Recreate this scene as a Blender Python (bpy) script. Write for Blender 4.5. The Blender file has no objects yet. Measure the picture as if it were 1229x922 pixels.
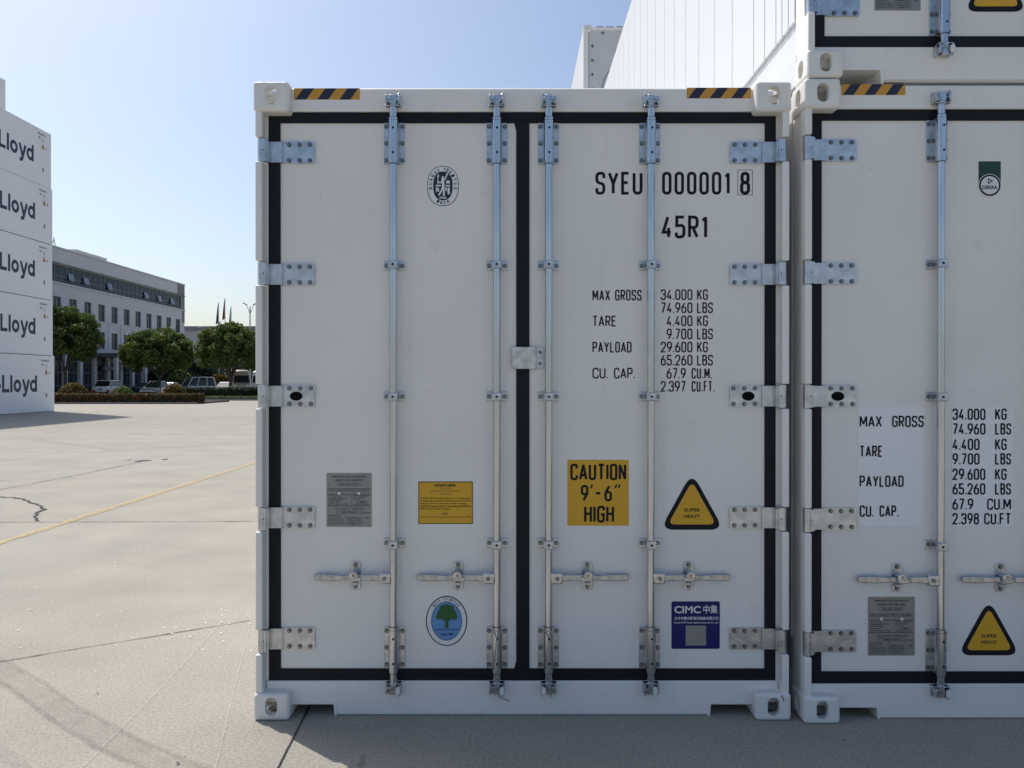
import bpy, bmesh, math, random
from mathutils import Vector, Matrix
R = math.radians
random.seed(11)
S = bpy.context.scene
COL = S.collection

# ------------------------------------------------------------------ camera, sky, sun, exposure
F = 958.0                       # focal length in photo pixels
CH = 1.535                      # camera height
HZ = 458.6                      # horizon row in the photo
CX = 614.5
cam_d = bpy.data.cameras.new('camera'); cam = bpy.data.objects.new('camera', cam_d); COL.objects.link(cam)
cam_d.sensor_width = 36; cam_d.lens = 36 * F / 1229; cam_d.clip_end = 6000; cam_d.clip_start = .05
cam.location = (0, 0, CH)
cam.rotation_euler = (R(90) - math.atan((461 - HZ) / F), 0, 0)
S.camera = cam

SUN_DIR = Vector((7.6, -6.92, -14.48)).normalized()      # direction the light travels
elev = math.asin(-SUN_DIR.z)
W = bpy.data.worlds.new('World'); S.world = W; W.use_nodes = True
nt = W.node_tree; nt.nodes.clear()
sky = nt.nodes.new('ShaderNodeTexSky'); sky.sky_type = 'NISHITA'; sky.sun_disc = False
sky.sun_elevation = elev
sky.sun_rotation = math.atan2(-SUN_DIR.x, -SUN_DIR.y)
sky.air_density = 1.0; sky.dust_density = 2.3; sky.ozone_density = 2.2
bg = nt.nodes.new('ShaderNodeBackground'); bg.inputs[1].default_value = .134
wo = nt.nodes.new('ShaderNodeOutputWorld')
nt.links.new(sky.outputs[0], bg.inputs[0]); nt.links.new(bg.outputs[0], wo.inputs[0])
sl = bpy.data.lights.new('sun', 'SUN'); sl.energy = 3.75; sl.angle = R(.53); sl.color = (1, .96, .90)
so = bpy.data.objects.new('sun', sl); COL.objects.link(so)
so.rotation_euler = SUN_DIR.to_track_quat('-Z', 'Y').to_euler(); so.location = (-30, 30, 60)
S.view_settings.view_transform = 'Standard'; S.view_settings.look = 'None'
S.view_settings.exposure = 0.13; S.view_settings.gamma = 1; S.view_settings.use_curve_mapping = False
S.render.engine = 'CYCLES'
S.cycles.max_bounces = 8; S.cycles.diffuse_bounces = 4

# ------------------------------------------------------------------ materials
MATS = {}
def mat(name, col, rough=.5, metal=0, var=0, vscale=8, bump=0, bscale=60, spec=None, col2=None, streak=None, tint=None):
    m = bpy.data.materials.new(name); m.use_nodes = True
    n = m.node_tree.nodes; l = m.node_tree.links
    b = n['Principled BSDF']
    b.inputs['Roughness'].default_value = rough; b.inputs['Metallic'].default_value = metal
    if spec is not None: b.inputs['Specular IOR Level'].default_value = spec
    c = (*col, 1)
    b.inputs['Base Color'].default_value = c
    if var or col2:
        tc = n.new('ShaderNodeTexCoord'); mp = n.new('ShaderNodeMapping')
        l.new(tc.outputs['Object'], mp.inputs[0])
        if streak: mp.inputs['Scale'].default_value = streak
        no = n.new('ShaderNodeTexNoise'); no.inputs['Scale'].default_value = vscale; no.inputs['Detail'].default_value = 6
        l.new(mp.outputs[0], no.inputs[0])
        r = n.new('ShaderNodeValToRGB'); l.new(no.outputs[0], r.inputs[0])
        r.color_ramp.elements[0].position = .32; r.color_ramp.elements[1].position = .68
        d = col2 or tuple(x * (1 - var) for x in col)
        r.color_ramp.elements[0].color = (*d, 1); r.color_ramp.elements[1].color = c
        l.new(r.outputs[0], b.inputs['Base Color'])
    if bump:
        tc = n.new('ShaderNodeTexCoord')
        no = n.new('ShaderNodeTexNoise'); no.inputs['Scale'].default_value = bscale; no.inputs['Detail'].default_value = 4
        l.new(tc.outputs['Object'], no.inputs[0])
        bp = n.new('ShaderNodeBump'); bp.inputs['Strength'].default_value = bump; bp.inputs['Distance'].default_value = .01
        l.new(no.outputs[0], bp.inputs['Height']); l.new(bp.outputs[0], b.inputs['Normal'])
    MATS[name] = m
    return m

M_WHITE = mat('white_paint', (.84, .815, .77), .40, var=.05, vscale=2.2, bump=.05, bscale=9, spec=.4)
M_WHITE_SUN = mat('white_toned_for_sun', (.70, .705, .71), .45, var=.03, vscale=1.5, bump=.03, bscale=5, spec=.4)  # copy of the container white, colour darkened so sunlit sides do not burn out
def wear_paint(m):
    n = m.node_tree.nodes; l = m.node_tree.links; b = n['Principled BSDF']
    src = b.inputs['Base Color'].links[0].from_socket
    tc = n.new('ShaderNodeTexCoord')
    def layer(src, sc, det, scale, lo, hi, col, fac):
        mp = n.new('ShaderNodeMapping'); mp.inputs['Scale'].default_value = scale; l.new(tc.outputs['Object'], mp.inputs[0])
        no = n.new('ShaderNodeTexNoise'); no.inputs['Scale'].default_value = sc; no.inputs['Detail'].default_value = det; l.new(mp.outputs[0], no.inputs[0])
        r = n.new('ShaderNodeMapRange'); r.inputs[1].default_value = lo; r.inputs[2].default_value = hi; r.inputs[4].default_value = fac; l.new(no.outputs[0], r.inputs[0])
        x = n.new('ShaderNodeMix'); x.data_type = 'RGBA'; l.new(r.outputs[0], x.inputs[0]); l.new(src, x.inputs[6]); x.inputs[7].default_value = (*col, 1)
        return x.outputs[2]
    src = layer(src, 3.0, 8, (6, 6, .35), .60, .76, (.52, .49, .44), .16)      # vertical runs of dust
    src = layer(src, 9.0, 10, (1, 1, 1), .66, .74, (.40, .38, .35), .13)       # small smudges
    src = layer(src, 60.0, 3, (1, 1, 1), .74, .78, (.20, .19, .18), .55)       # specks
    l.new(src, b.inputs['Base Color'])
wear_paint(M_WHITE)
M_CAST = mat('white_casting_paint', (.82, .80, .755), .5, var=.08, vscale=14, bump=.25, bscale=70)
M_GASKET = mat('rubber', (.009, .011, .018), .6, var=.3, vscale=5, spec=.25)
M_GALV = mat('galvanised', (.62, .64, .66), .34, .95, col2=(.44, .47, .50), vscale=26, bump=.12, bscale=50)
M_ROD = mat('zinc_rod', (.62, .64, .66), .22, 1.0, col2=(.48, .51, .54), vscale=9, streak=(3, 3, .4))
M_BOLT = mat('bolt_steel', (.24, .255, .27), .40, .9, var=.3, vscale=60)
M_ZINC = mat('bright_zinc', (.66, .68, .70), .22, .95, var=.4, vscale=30, bump=.1, bscale=90)
M_HANDLE = mat('handle_zinc', (.50, .53, .57), .22, .95, var=.35, vscale=35, bump=.1, bscale=80)
M_NYLON = mat('nylon_white', (.72, .72, .70), .5)
M_DARK = mat('dark_hole', (.006, .006, .007), .8, spec=.1)
M_INK = mat('lettering_ink', (.010, .011, .018), .6, spec=.2)
M_NAVY = mat('navy_tape', (.012, .016, .045), .45)
M_ORANGE = mat('orange_tape', (.62, .30, .035), .45, var=.06, vscale=30)
M_YELLOW = mat('yellow_vinyl', (.70, .385, .014), .45, var=.05, vscale=12)
M_YELLOW_B = mat('yellow_border', (.16, .09, .02), .5)
M_PLATE = mat('anodised_plate', (.30, .295, .28), .42, .35, var=.08, vscale=20)
M_PLATE_INK = mat('plate_ink', (.035, .035, .036), .5)
M_STWHITE = mat('sticker_white', (.74, .74, .74), .4)
M_PANEL = mat('panel_film', (.84, .84, .84), .42, spec=.4)
M_STLIGHT = mat('decal_film', (.80, .80, .80), .38)
M_STBLUE = mat('sticker_blue', (.10, .27, .55), .4)
M_CIMC = mat('sticker_navy', (.007, .012, .115), .4, spec=.3)
M_STGREEN = mat('sticker_green', (.015, .10, .02), .5)
M_DKGREEN = mat('sticker_dark_green', (.004, .042, .03), .4)
M_ROPE = mat('grey_wire', (.42, .41, .38), .6, var=.3, vscale=50)
M_BLOGO = mat('wall_lettering', (.012, .022, .06), .5)
M_RUST = mat('rubbed_mark', (.30, .20, .06), .7)

# ------------------------------------------------------------------ mesh helpers
class MB:
    def __init__(s): s.v = []; s.f = []
    def add(s, vs, fs):
        o = len(s.v); s.v += [tuple(v) for v in vs]; s.f += [tuple(i + o for i in f) for f in fs]
        return s
    def box(s, x0, x1, y0, y1, z0, z1):
        return s.add([(x0,y0,z0),(x1,y0,z0),(x1,y1,z0),(x0,y1,z0),(x0,y0,z1),(x1,y0,z1),(x1,y1,z1),(x0,y1,z1)],
                     [(0,3,2,1),(4,5,6,7),(0,1,5,4),(1,2,6,5),(2,3,7,6),(3,0,4,7)])
    def cyl(s, a, b, r, n=12, r2=None, caps=True):
        a = Vector(a); b = Vector(b); r2 = r if r2 is None else r2
        d = (b - a).normalized(); t = Vector((1,0,0)) if abs(d.x) < .9 else Vector((0,1,0))
        u = d.cross(t).normalized(); w = d.cross(u)
        vs = []
        for p, rr in ((a, r), (b, r2)):
            for i in range(n):
                q = 2 * math.pi * i / n
                vs.append(p + (u * math.cos(q) + w * math.sin(q)) * rr)
        fs = [(i, (i + 1) % n, n + (i + 1) % n, n + i) for i in range(n)]
        if caps: fs += [tuple(range(n - 1, -1, -1)), tuple(range(n, 2 * n))]
        return s.add(vs, fs)
    def tube(s, pts, r, n=8):
        pts = [Vector(p) for p in pts]; rings = []
        for i, p in enumerate(pts):
            d = (pts[min(i + 1, len(pts) - 1)] - pts[max(i - 1, 0)]).normalized()
            t = Vector((0,1,0)) if abs(d.y) < .9 else Vector((1,0,0))
            u = d.cross(t).normalized(); w = d.cross(u)
            rr = r[i] if isinstance(r, (list, tuple)) else r
            rings.append([p + (u * math.cos(2*math.pi*k/n) + w * math.sin(2*math.pi*k/n)) * rr for k in range(n)])
        vs = [v for g in rings for v in g]; fs = []
        for i in range(len(pts) - 1):
            for k in range(n):
                fs.append((i*n+k, i*n+(k+1)%n, (i+1)*n+(k+1)%n, (i+1)*n+k))
        fs += [tuple(range(n - 1, -1, -1)), tuple(range((len(pts)-1)*n, len(pts)*n))]
        return s.add(vs, fs)
    def prism_y(s, poly, y0, y1):            # polygon in (x, z), counter-clockwise seen from -y, extruded along y
        n = len(poly)
        vs = [(x, y0, z) for x, z in poly] + [(x, y1, z) for x, z in poly]
        return s.add(vs, [tuple(range(n)), tuple(range(2*n-1, n-1, -1))] + [(i, i+n, (i+1)%n+n, (i+1)%n) for i in range(n)])
    def prism_x(s, poly, x0, x1):            # polygon in (y, z)
        n = len(poly)
        vs = [(x0, y, z) for y, z in poly] + [(x1, y, z) for y, z in poly]
        return s.add(vs, [tuple(range(n-1, -1, -1)), tuple(range(n, 2*n))] + [(i, (i+1)%n, (i+1)%n+n, i+n) for i in range(n)])
    def loft(s, rings, caps=True):
        n = len(rings[0]); vs = [v for g in rings for v in g]; fs = []
        for i in range(len(rings) - 1):
            for k in range(n): fs.append((i*n+k, i*n+(k+1)%n, (i+1)*n+(k+1)%n, (i+1)*n+k))
        if caps: fs += [tuple(range(n - 1, -1, -1)), tuple(range((len(rings)-1)*n, len(rings)*n))]
        return s.add(vs, fs)
    def mesh(s, name, m, bevel=0, seg=2, smooth=None, weld=False):
        me = bpy.data.meshes.new(name); me.from_pydata(s.v, [], s.f)
        bm = bmesh.new(); bm.from_mesh(me)
        if weld: bmesh.ops.remove_doubles(bm, verts=bm.verts, dist=1e-5)
        bmesh.ops.recalc_face_normals(bm, faces=bm.faces)
        if bevel:
            ed = [e for e in bm.edges if len(e.link_faces) == 2 and e.calc_face_angle(0) > R(35)]
            bmesh.ops.recalc_face_normals(bm, faces=bm.faces)
            res = bmesh.ops.bevel(bm, geom=ed, offset=bevel, segments=seg, affect='EDGES', profile=.5, clamp_overlap=True)
            if not smooth:
                for f in res['faces']: f.smooth = True       # only the rounded edges are smooth, big faces stay flat
        if smooth:
            ang = R(smooth)
            for f in bm.faces: f.smooth = True
            for e in bm.edges:
                if len(e.link_faces) == 2 and e.calc_face_angle(0) > ang: e.smooth = False
        bm.to_mesh(me); bm.free()
        me.materials.append(m)
        return me

def put(name, me, parent=None, loc=None, rot=None, scale=None):
    o = bpy.data.objects.new(name, me); COL.objects.link(o)
    if parent: o.parent = parent
    if loc is not None: o.location = loc
    if rot is not None: o.rotation_euler = rot
    if scale is not None: o.scale = scale
    return o
def thing(name, label, cat, loc=(0,0,0), rz=0, group=None):
    o = bpy.data.objects.new(name, None); COL.objects.link(o); o.empty_display_size = .3
    o.location = loc; o.rotation_euler = (0, 0, rz); tag(o, label, cat, group); return o
def tag(o, label, cat, group=None):
    o['label'] = label; o['category'] = cat
    if group: o['group'] = group
    return o
def structure(o): o['kind'] = 'structure'; return o
def rrect(x0, x1, z0, z1, r, n=4):
    p = []
    for cx, cz, a in ((x1-r, z0+r, -90), (x1-r, z1-r, 0), (x0+r, z1-r, 90), (x0+r, z0+r, 180)):
        for i in range(n + 1):
            q = R(a + 90 * i / n); p.append((cx + r * math.cos(q), cz + r * math.sin(q)))
    return p
def ellipse(cx, cz, rx, rz, n=40, p=2.0):
    o = []
    for i in range(n):
        a = 2 * math.pi * i / n; c, s_ = math.cos(a), math.sin(a)
        o.append((cx + rx * math.copysign(abs(c) ** (2 / p), c), cz + rz * math.copysign(abs(s_) ** (2 / p), s_)))
    return o
CACHE = {}
def cached(key, fn):
    if key not in CACHE: CACHE[key] = fn()
    return CACHE[key]

# ------------------------------------------------------------------ lettering
def rpoly(pts, r, closed=False):
    out = []; n = len(pts)
    for i, p in enumerate(pts):
        rr = p[2] if len(p) > 2 else r
        p0 = Vector(p[:2])
        if (not closed and i in (0, n - 1)) or rr <= 0: out.append(p0); continue
        a = Vector(pts[i - 1][:2]) - p0; b = Vector(pts[(i + 1) % n][:2]) - p0
        la, lb = a.length, b.length; a.normalize(); b.normalize()
        ang = a.angle(b); d = min(rr / math.tan(ang / 2), la * .499, lb * .499)
        A = p0 + a * d; B = p0 + b * d
        for k in range(7):
            t = k / 6; out.append(A * (1-t)**2 * 1.0 + (p0 * .92 + (A + B) * .04) * 2 * t * (1-t) + B * t * t)
    return out
def ribbon(mb, pts, t, closed, y):
    n = len(pts); L = []; Rr = []
    q = [pts[0]]
    for p in pts[1:]:
        if (p - q[-1]).length > 1e-5: q.append(p)
    if closed and (q[0] - q[-1]).length < 1e-5: q.pop()
    n = len(q)
    for i, p in enumerate(q):
        pa = q[i-1] if (closed or i > 0) else None; pb = q[(i+1) % n] if (closed or i < n-1) else None
        da = (p - pa).normalized() if pa is not None else (pb - p).normalized()
        db = (pb - p).normalized() if pb is not None else da
        na = Vector((-da.y, da.x)); nb = Vector((-db.y, db.x)); m = na + nb
        m = m.normalized() if m.length > 1e-6 else na
        k = 1 / max(.5, m.dot(na))
        L.append(p + m * t / 2 * k); Rr.append(p - m * t / 2 * k)
    vs = [(a.x, y, a.y) for a in L] + [(a.x, y, a.y) for a in Rr]
    fs = [(i, n + i, n + (i+1) % n, (i+1) % n) for i in range(n if closed else n - 1)]
    mb.add(vs, fs)
def glyph(c, w):
    h = w * .5; C = lambda *p, r=h: (list(p), r, True); O = lambda *p, r=h: (list(p), r, False)
    X = lambda f: f * w
    G = {
    '0': [C((0,0),(w,0),(w,1),(0,1))], 'O': [C((0,0),(w,0),(w,1),(0,1), r=w*.42)],
    '1': [O((0,.82),(w,.97)), O((w,1),(w,0))],
    '2': [O((0,.72),(0,1),(w,1),(w,.62),(0,0,0),(w,0))],
    '3': [O((0,.76),(0,1),(w,1),(w,.54),(X(.35),.54)), O((X(.35),.53),(w,.53),(w,0),(0,0),(0,.24))],
    '4': [O((X(.62),1),(0,.24),(w,.24), r=0), O((X(.72),.46),(X(.72),0))],
    '5': [O((w,1),(X(.06),1,0),(X(.06),.56,0),(w,.60),(w,0),(0,0),(0,.22))],
    '6': [C((0,0),(w,0),(w,.58),(0,.58)), O((0,.28),(X(.02),.55),(X(.72),1), r=w*.8)],
    '9': [C((0,.42),(w,.42),(w,1),(0,1)), O((w,.72),(X(.98),.45),(X(.28),0), r=w*.8)],
    '7': [O((0,1),(w,1)), O((w,1),(X(.3),0))],
    '8': [C((X(.06),.54),(X(.94),.54),(X(.94),1),(X(.06),1)), C((0,0),(w,0),(w,.53),(0,.53))],
    'A': [O((0,0),(w/2,1)), O((w/2,1),(w,0)), O((X(.18),.28),(X(.82),.28))],
    'B': [O((0,0),(0,1,0),(X(.94),1),(X(.94),.53),(0,.53), r=w*.4), O((0,.52),(w,.52),(w,0),(0,0), r=w*.4)],
    'C': [O((w,.74),(w,1),(0,1),(0,0),(w,0),(w,.26))],
    'D': [C((0,0,0),(w,0),(w,1),(0,1,0))],
    'E': [O((w,1),(0,1,0),(0,0,0),(w,0), r=0), O((0,.53),(X(.85),.53))],
    'F': [O((w,1),(0,1,0),(0,0), r=0), O((0,.53),(X(.85),.53))],
    'G': [O((w,.76),(w,1),(0,1),(0,0),(w,0),(w,.48,0),(X(.5),.48))],
    'H': [O((0,0),(0,1)), O((w,0),(w,1)), O((0,.53),(w,.53))],
    'I': [O((0,0),(0,1))],
    'K': [O((0,0),(0,1)), O((w,1),(X(.1),.42)), O((X(.35),.62),(w,0))],
    'L': [O((0,1),(0,0,0),(w,0), r=0)],
    'M': [O((0,0),(0,1)), O((w,0),(w,1)), O((X(.04),1),(w/2,.22)), O((w/2,.22),(X(.96),1))],
    'N': [O((0,0),(0,1)), O((w,0),(w,1)), O((0,1),(w,0))],
    'P': [O((0,0),(0,1,0),(w,1),(w,.46),(0,.46), r=w*.45)],
    'R': [O((0,0),(0,1,0),(w,1),(w,.48),(0,.48), r=w*.45), O((X(.45),.48),(w,0))],
    'S': [O((w,.75),(w,1),(0,1),(0,.55),(w,.45),(w,0),(0,0),(0,.25))],
    'T': [O((0,1),(w,1)), O((w/2,1),(w/2,0))],
    'U': [O((0,1),(0,0),(w,0),(w,1))],
    'V': [O((0,1),(w/2,0)), O((w/2,0),(w,1))],
    'X': [O((0,0),(w,1)), O((0,1),(w,0))],
    'Y': [O((0,1),(w/2,.46)), O((w/2,.46),(w,1)), O((w/2,.52),(w/2,0))],
    '.': [O((0,-.02),(0,.09))], "'": [O((X(.25),1.03),(0,.8))], '-': [O((0,.5),(w,.5))],
    }
    return G[c]
WF = {'1': .38, 'I': 0, '.': 0, "'": .25, ' ': .55, 'M': 1.4, '-': .7, 'L': .85, 'E': .85, 'F': .85, 'A': 1.15, 'X': 1.1, 'Y': 1.1}
def stroke_text(text, x0, x1, z0, z1, y, t=.15, gap=None, ink=None, name='lettering'):
    h = z1 - z0; t *= h; g = (gap if gap is not None else .17) * h
    n = len(text); tot = sum(WF.get(c, 1) for c in text)
    w = (x1 - x0 - t - (n - 1) * (g + t)) / tot
    if w < .08 * h:
        g = .1 * h; w = (x1 - x0 - t - (n - 1) * (g + t)) / tot
    w = max(w, .05 * h)
    mb = MB(); x = x0 + t / 2; hh = h - t; k = 0
    for c in text:
        cw = w * WF.get(c, 1)
        if c != ' ':
            for pts, r, closed in glyph(c, cw / hh):
                q = rpoly(pts, r, closed)
                q = [Vector((x + p.x * hh, z0 + t / 2 + p.y * hh)) for p in q]
                k += 1
                ribbon(mb, q, t, closed, y - .00012 * (k % 4))
        x += cw + g + t
    return mb.mesh(name, ink or M_INK)
def font_mesh(body, x0, x1, z0, z1, y, ink, bold=0, name='lettering', keep=False, ang=None):
    cu = bpy.data.curves.new('t', 'FONT'); cu.body = body; cu.size = 1; cu.offset = bold; cu.resolution_u = 3
    ob = bpy.data.objects.new('t', cu)
    COL.objects.link(ob)
    me = bpy.data.meshes.new_from_object(ob)
    bpy.data.objects.remove(ob); bpy.data.curves.remove(cu)
    vs = [v.co.copy() for v in me.vertices]
    if not vs: return me
    a0 = min(v.x for v in vs); a1 = max(v.x for v in vs); b0 = min(v.y for v in vs); b1 = max(v.y for v in vs)
    sx = (x1 - x0) / (a1 - a0); sz = (z1 - z0) / (b1 - b0)
    if keep: sx = sz = min(sx, sz)
    cx = (x0 + x1) / 2; cz = (z0 + z1) / 2
    for v in me.vertices:
        px = (v.co.x - (a0 + a1) / 2) * sx; pz = (v.co.y - (b0 + b1) / 2) * sz
        if ang is not None:
            c, s_ = math.cos(ang), math.sin(ang); px, pz = px * c - pz * s_, px * s_ + pz * c
        v.co = (cx + px, y, cz + pz)
    me.materials.clear(); me.materials.append(ink); me.name = name
    return me
def flat(poly, y, m, name='decal'):
    mb = MB(); mb.add([(x, y, z) for x, z in poly], [tuple(range(len(poly)))]); return mb.mesh(name, m)
def film(poly, y, m, name='sticker', th=.0008):
    return MB().prism_y(poly, y - th, y).mesh(name, m)
def ring_mesh(outer, inner, y, m, name='ring'):
    mb = MB(); n = len(outer)
    mb.add([(x, y, z) for x, z in outer] + [(x, y, z) for x, z in inner], [(i, (i+1) % n, n+(i+1) % n, n+i) for i in range(n)])
    return mb.mesh(name, m)

# ------------------------------------------------------------------ ground
def concrete():
    m = bpy.data.materials.new('concrete'); m.use_nodes = True; n = m.node_tree.nodes; l = m.node_tree.links
    b = n['Principled BSDF']; b.inputs['Roughness'].default_value = .85; b.inputs['Specular IOR Level'].default_value = .25
    tc = n.new('ShaderNodeTexCoord')
    def noise(sc, det, dist=0):
        o = n.new('ShaderNodeTexNoise'); o.inputs['Scale'].default_value = sc; o.inputs['Detail'].default_value = det
        o.inputs['Distortion'].default_value = dist; l.new(tc.outputs['Object'], o.inputs[0]); return o
    def ramp(src, a, ca, bb, cb):
        r = n.new('ShaderNodeValToRGB'); l.new(src, r.inputs[0])
        r.color_ramp.elements[0].position = a; r.color_ramp.elements[0].color = (*ca, 1)
        r.color_ramp.elements[1].position = bb; r.color_ramp.elements[1].color = (*cb, 1); return r
    def mul(a, bb, f=1, mode='MULTIPLY'):
        x = n.new('ShaderNodeMix'); x.data_type = 'RGBA'; x.blend_type = mode; x.inputs[0].default_value = f
        l.new(a, x.inputs[6]); l.new(bb, x.inputs[7]); return x.outputs[2]
    base = ramp(noise(.16, 6, .4).outputs[0], .3, (.375, .345, .290), .72, (.400, .382, .338))
    mid = ramp(noise(1.3, 8, .2).outputs[0], .30, (.86, .86, .87), .7, (1.03, 1.02, 1.0))
    fine = ramp(noise(75, 8).outputs[0], .34, (.74, .735, .72), .64, (1.07, 1.065, 1.05))
    vor = n.new('ShaderNodeTexVoronoi'); vor.inputs['Scale'].default_value = 70; l.new(tc.outputs['Object'], vor.inputs[0])
    spk = ramp(vor.outputs['Distance'], .08, (.55, .54, .52), .22, (1, 1, 1))
    stain = ramp(noise(.55, 7, 1.2).outputs[0], .62, (1, 1, 1), .80, (.74, .75, .78))
    # wide streaks left by traffic, running along and across the yard
    mp = n.new('ShaderNodeMapping'); mp.inputs['Scale'].default_value = (.05, .9, 1); mp.inputs['Rotation'].default_value = (0, 0, R(6))
    l.new(tc.outputs['Object'], mp.inputs[0])
    st = n.new('ShaderNodeTexNoise'); st.inputs['Scale'].default_value = 1.4; st.inputs['Detail'].default_value = 7; l.new(mp.outputs[0], st.inputs[0])
    strk = ramp(st.outputs[0], .36, (.87, .87, .88), .6, (1, 1, 1))
    c = mul(base.outputs[0], mid.outputs[0]); c = mul(c, fine.outputs[0], .9); c = mul(c, spk.outputs[0], .8)
    c = mul(c, stain.outputs[0], .55); c = mul(c, strk.outputs[0], .55)
    l.new(c, b.inputs['Base Color'])
    bp = n.new('ShaderNodeBump'); bp.inputs['Strength'].default_value = .22; bp.inputs['Distance'].default_value = .005
    l.new(noise(90, 6).outputs[0], bp.inputs['Height']); l.new(bp.outputs[0], b.inputs['Normal'])
    return m
M_CONC = concrete()
def wear_mat(name, col, keep=.5, scale=30, rough=.8, soft=.08, streak=None, amax=1):
    m = bpy.data.materials.new(name); m.use_nodes = True; n = m.node_tree.nodes; l = m.node_tree.links
    b = n['Principled BSDF']; b.inputs['Base Color'].default_value = (*col, 1); b.inputs['Roughness'].default_value = rough
    tc = n.new('ShaderNodeTexCoord'); no = n.new('ShaderNodeTexNoise'); no.inputs['Scale'].default_value = scale; no.inputs['Detail'].default_value = 8
    src = tc.outputs['Object']
    if streak:
        mp = n.new('ShaderNodeMapping'); mp.inputs['Scale'].default_value = streak; l.new(src, mp.inputs[0]); src = mp.outputs[0]
    l.new(src, no.inputs[0])
    r = n.new('ShaderNodeMapRange'); r.inputs[1].default_value = 1 - keep - soft; r.inputs[2].default_value = 1 - keep + soft
    r.inputs[4].default_value = amax
    l.new(no.outputs[0], r.inputs[0])
    l.new(r.outputs[0], b.inputs['Alpha'])
    return m
M_LINE = wear_mat('yellow_line_paint', (.60, .43, .19), .52, 22, soft=.22, amax=.8)
M_JOINT = wear_mat('joint_dirt', (.05, .047, .042), .55, 7, soft=.2, amax=.85)
M_JOINT_DARK = wear_mat('joint_sealant', (.014, .013, .013), .85, 9, soft=.05)
M_TYRE = wear_mat('tyre_rubber_mark', (.12, .115, .105), .52, 40, soft=.3, amax=.30)
M_TYRE_SOFT = wear_mat('tyre_rubber_haze', (.12, .115, .105), .5, 14, soft=.3, amax=.17)
M_SCRATCH = wear_mat('pale_scratch', (.55, .52, .46), .48, 60, soft=.25, amax=.65)
M_CHIP = mat('paint_chip', (.72, .71, .68), .6)
M_SPOT = mat('dark_spot', (.07, .065, .06), .8)
M_STAINB = wear_mat('rust_stain', (.24, .18, .10), .45, 60, soft=.3, amax=.6)

g = MB(); g.add([(-1500,-1500,0),(1500,-1500,0),(1500,1500,0),(-1500,1500,0)], [(0,1,2,3)])
ground = structure(put('ground', g.mesh('ground', M_CONC)))
def gp(px, py):
    d = F * CH / (py - HZ); return Vector(((px - CX) / F * d, d))
def strip(name, pts, w, m, z, wob=0, sub=.12):
    """a flat strip laid on the ground along a path of ground points"""
    P = [Vector(p) for p in pts]; q = []
    for a, b in zip(P, P[1:]):
        k = max(1, int((b - a).length / sub))
        for i in range(k): q.append(a.lerp(b, i / k))
    q.append(P[-1])
    vs = []; n = len(q)
    for i, p in enumerate(q):
        d = (q[min(i+1, n-1)] - q[max(i-1, 0)]).normalized(); nn = Vector((-d.y, d.x))
        ww = w * (1 + random.uniform(-.35, .35) * (wob > 0)) / 2; p = p + nn * random.uniform(-wob, wob)
        vs += [(p.x + nn.x*ww, p.y + nn.y*ww, z), (p.x - nn.x*ww, p.y - nn.y*ww, z)]
    mb = MB(); mb.add(vs, [(2*i, 2*i+1, 2*i+3, 2*i+2) for i in range(n - 1)])
    return put(name, mb.mesh(name, m), ground)
strip('expansion_joint', [(-30, 8.95), (-6, 8.71), (-2, 8.80), (1.5, 8.9)], .022, M_JOINT, .004, .004)
strip('expansion_joint', [gp(-60, 805), gp(0, 795), gp(150, 770), gp(300, 745.5)], .012, M_JOINT, .004, .003)
strip('expansion_joint', [(-7.2, 6), gp(0, 588), gp(80, 573), gp(168, 555)], .03, M_JOINT, .004, .006)
strip('expansion_joint', [(-.945, .5), gp(335, 920), gp(368, 855), (-.965, 4.6)], .0085, M_JOINT_DARK, .005, .0012, .12)
strip('crack', [gp(-30, 596), gp(0, 597), gp(14, 597.5), gp(27, 599.5), gp(38, 604), gp(46, 607), gp(54, 612), gp(47, 614.5), gp(42, 620), gp(43.5, 626)], .035, M_JOINT_DARK, .006, .02, .07)
strip('painted_line', [(-4.86, 2), (-4.87, 7.6), (-4.86, 15.1), (-4.85, 36)], .10, M_LINE, .008, .002)
for k, (o, w) in enumerate(((-.06, .035), (0, .06), (.075, .035))):
    pts = [gp(-90, 765), gp(0, 806), gp(35, 828), gp(75, 858), gp(130, 890), gp(190, 918), gp(260, 945)]
    strip('tyre_mark', [p + Vector((.6*o, .8*o)) for p in pts], w * (2.2 if k == 1 else .7), M_TYRE_SOFT if k == 1 else M_TYRE, .007 + .001 * k, .004, .08)
strip('tyre_mark', [gp(-10, 900), gp(20, 918), gp(50, 945)], .06, M_TYRE_SOFT, .007, .004, .08)
strip('tyre_mark', [gp(40, 528), gp(140, 541), gp(300, 531)], .25, M_TYRE_SOFT, .007, .03, .4)
strip('tyre_mark', [gp(-30, 572), gp(0, 578), gp(30, 580), gp(60, 577)], .10, M_TYRE_SOFT, .008, .03, .3)
strip('chalk_scratch', [gp(285, 726), gp(228, 790), gp(140, 881), gp(95, 926)], .0055, M_SCRATCH, .006, .002, .06)
strip('chalk_scratch', [gp(301, 748), gp(280, 830), gp(258, 925)], .0055, M_SCRATCH, .006, .002, .06)
strip('chalk_scratch', [(.47, 3.75), gp(752, 885), gp(769, 924)], .005, M_SCRATCH, .006, .001, .05)
strip('rust_stain', [gp(432, 922), gp(437, 908)], .022, M_STAINB, .004, .002, .02)
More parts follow.
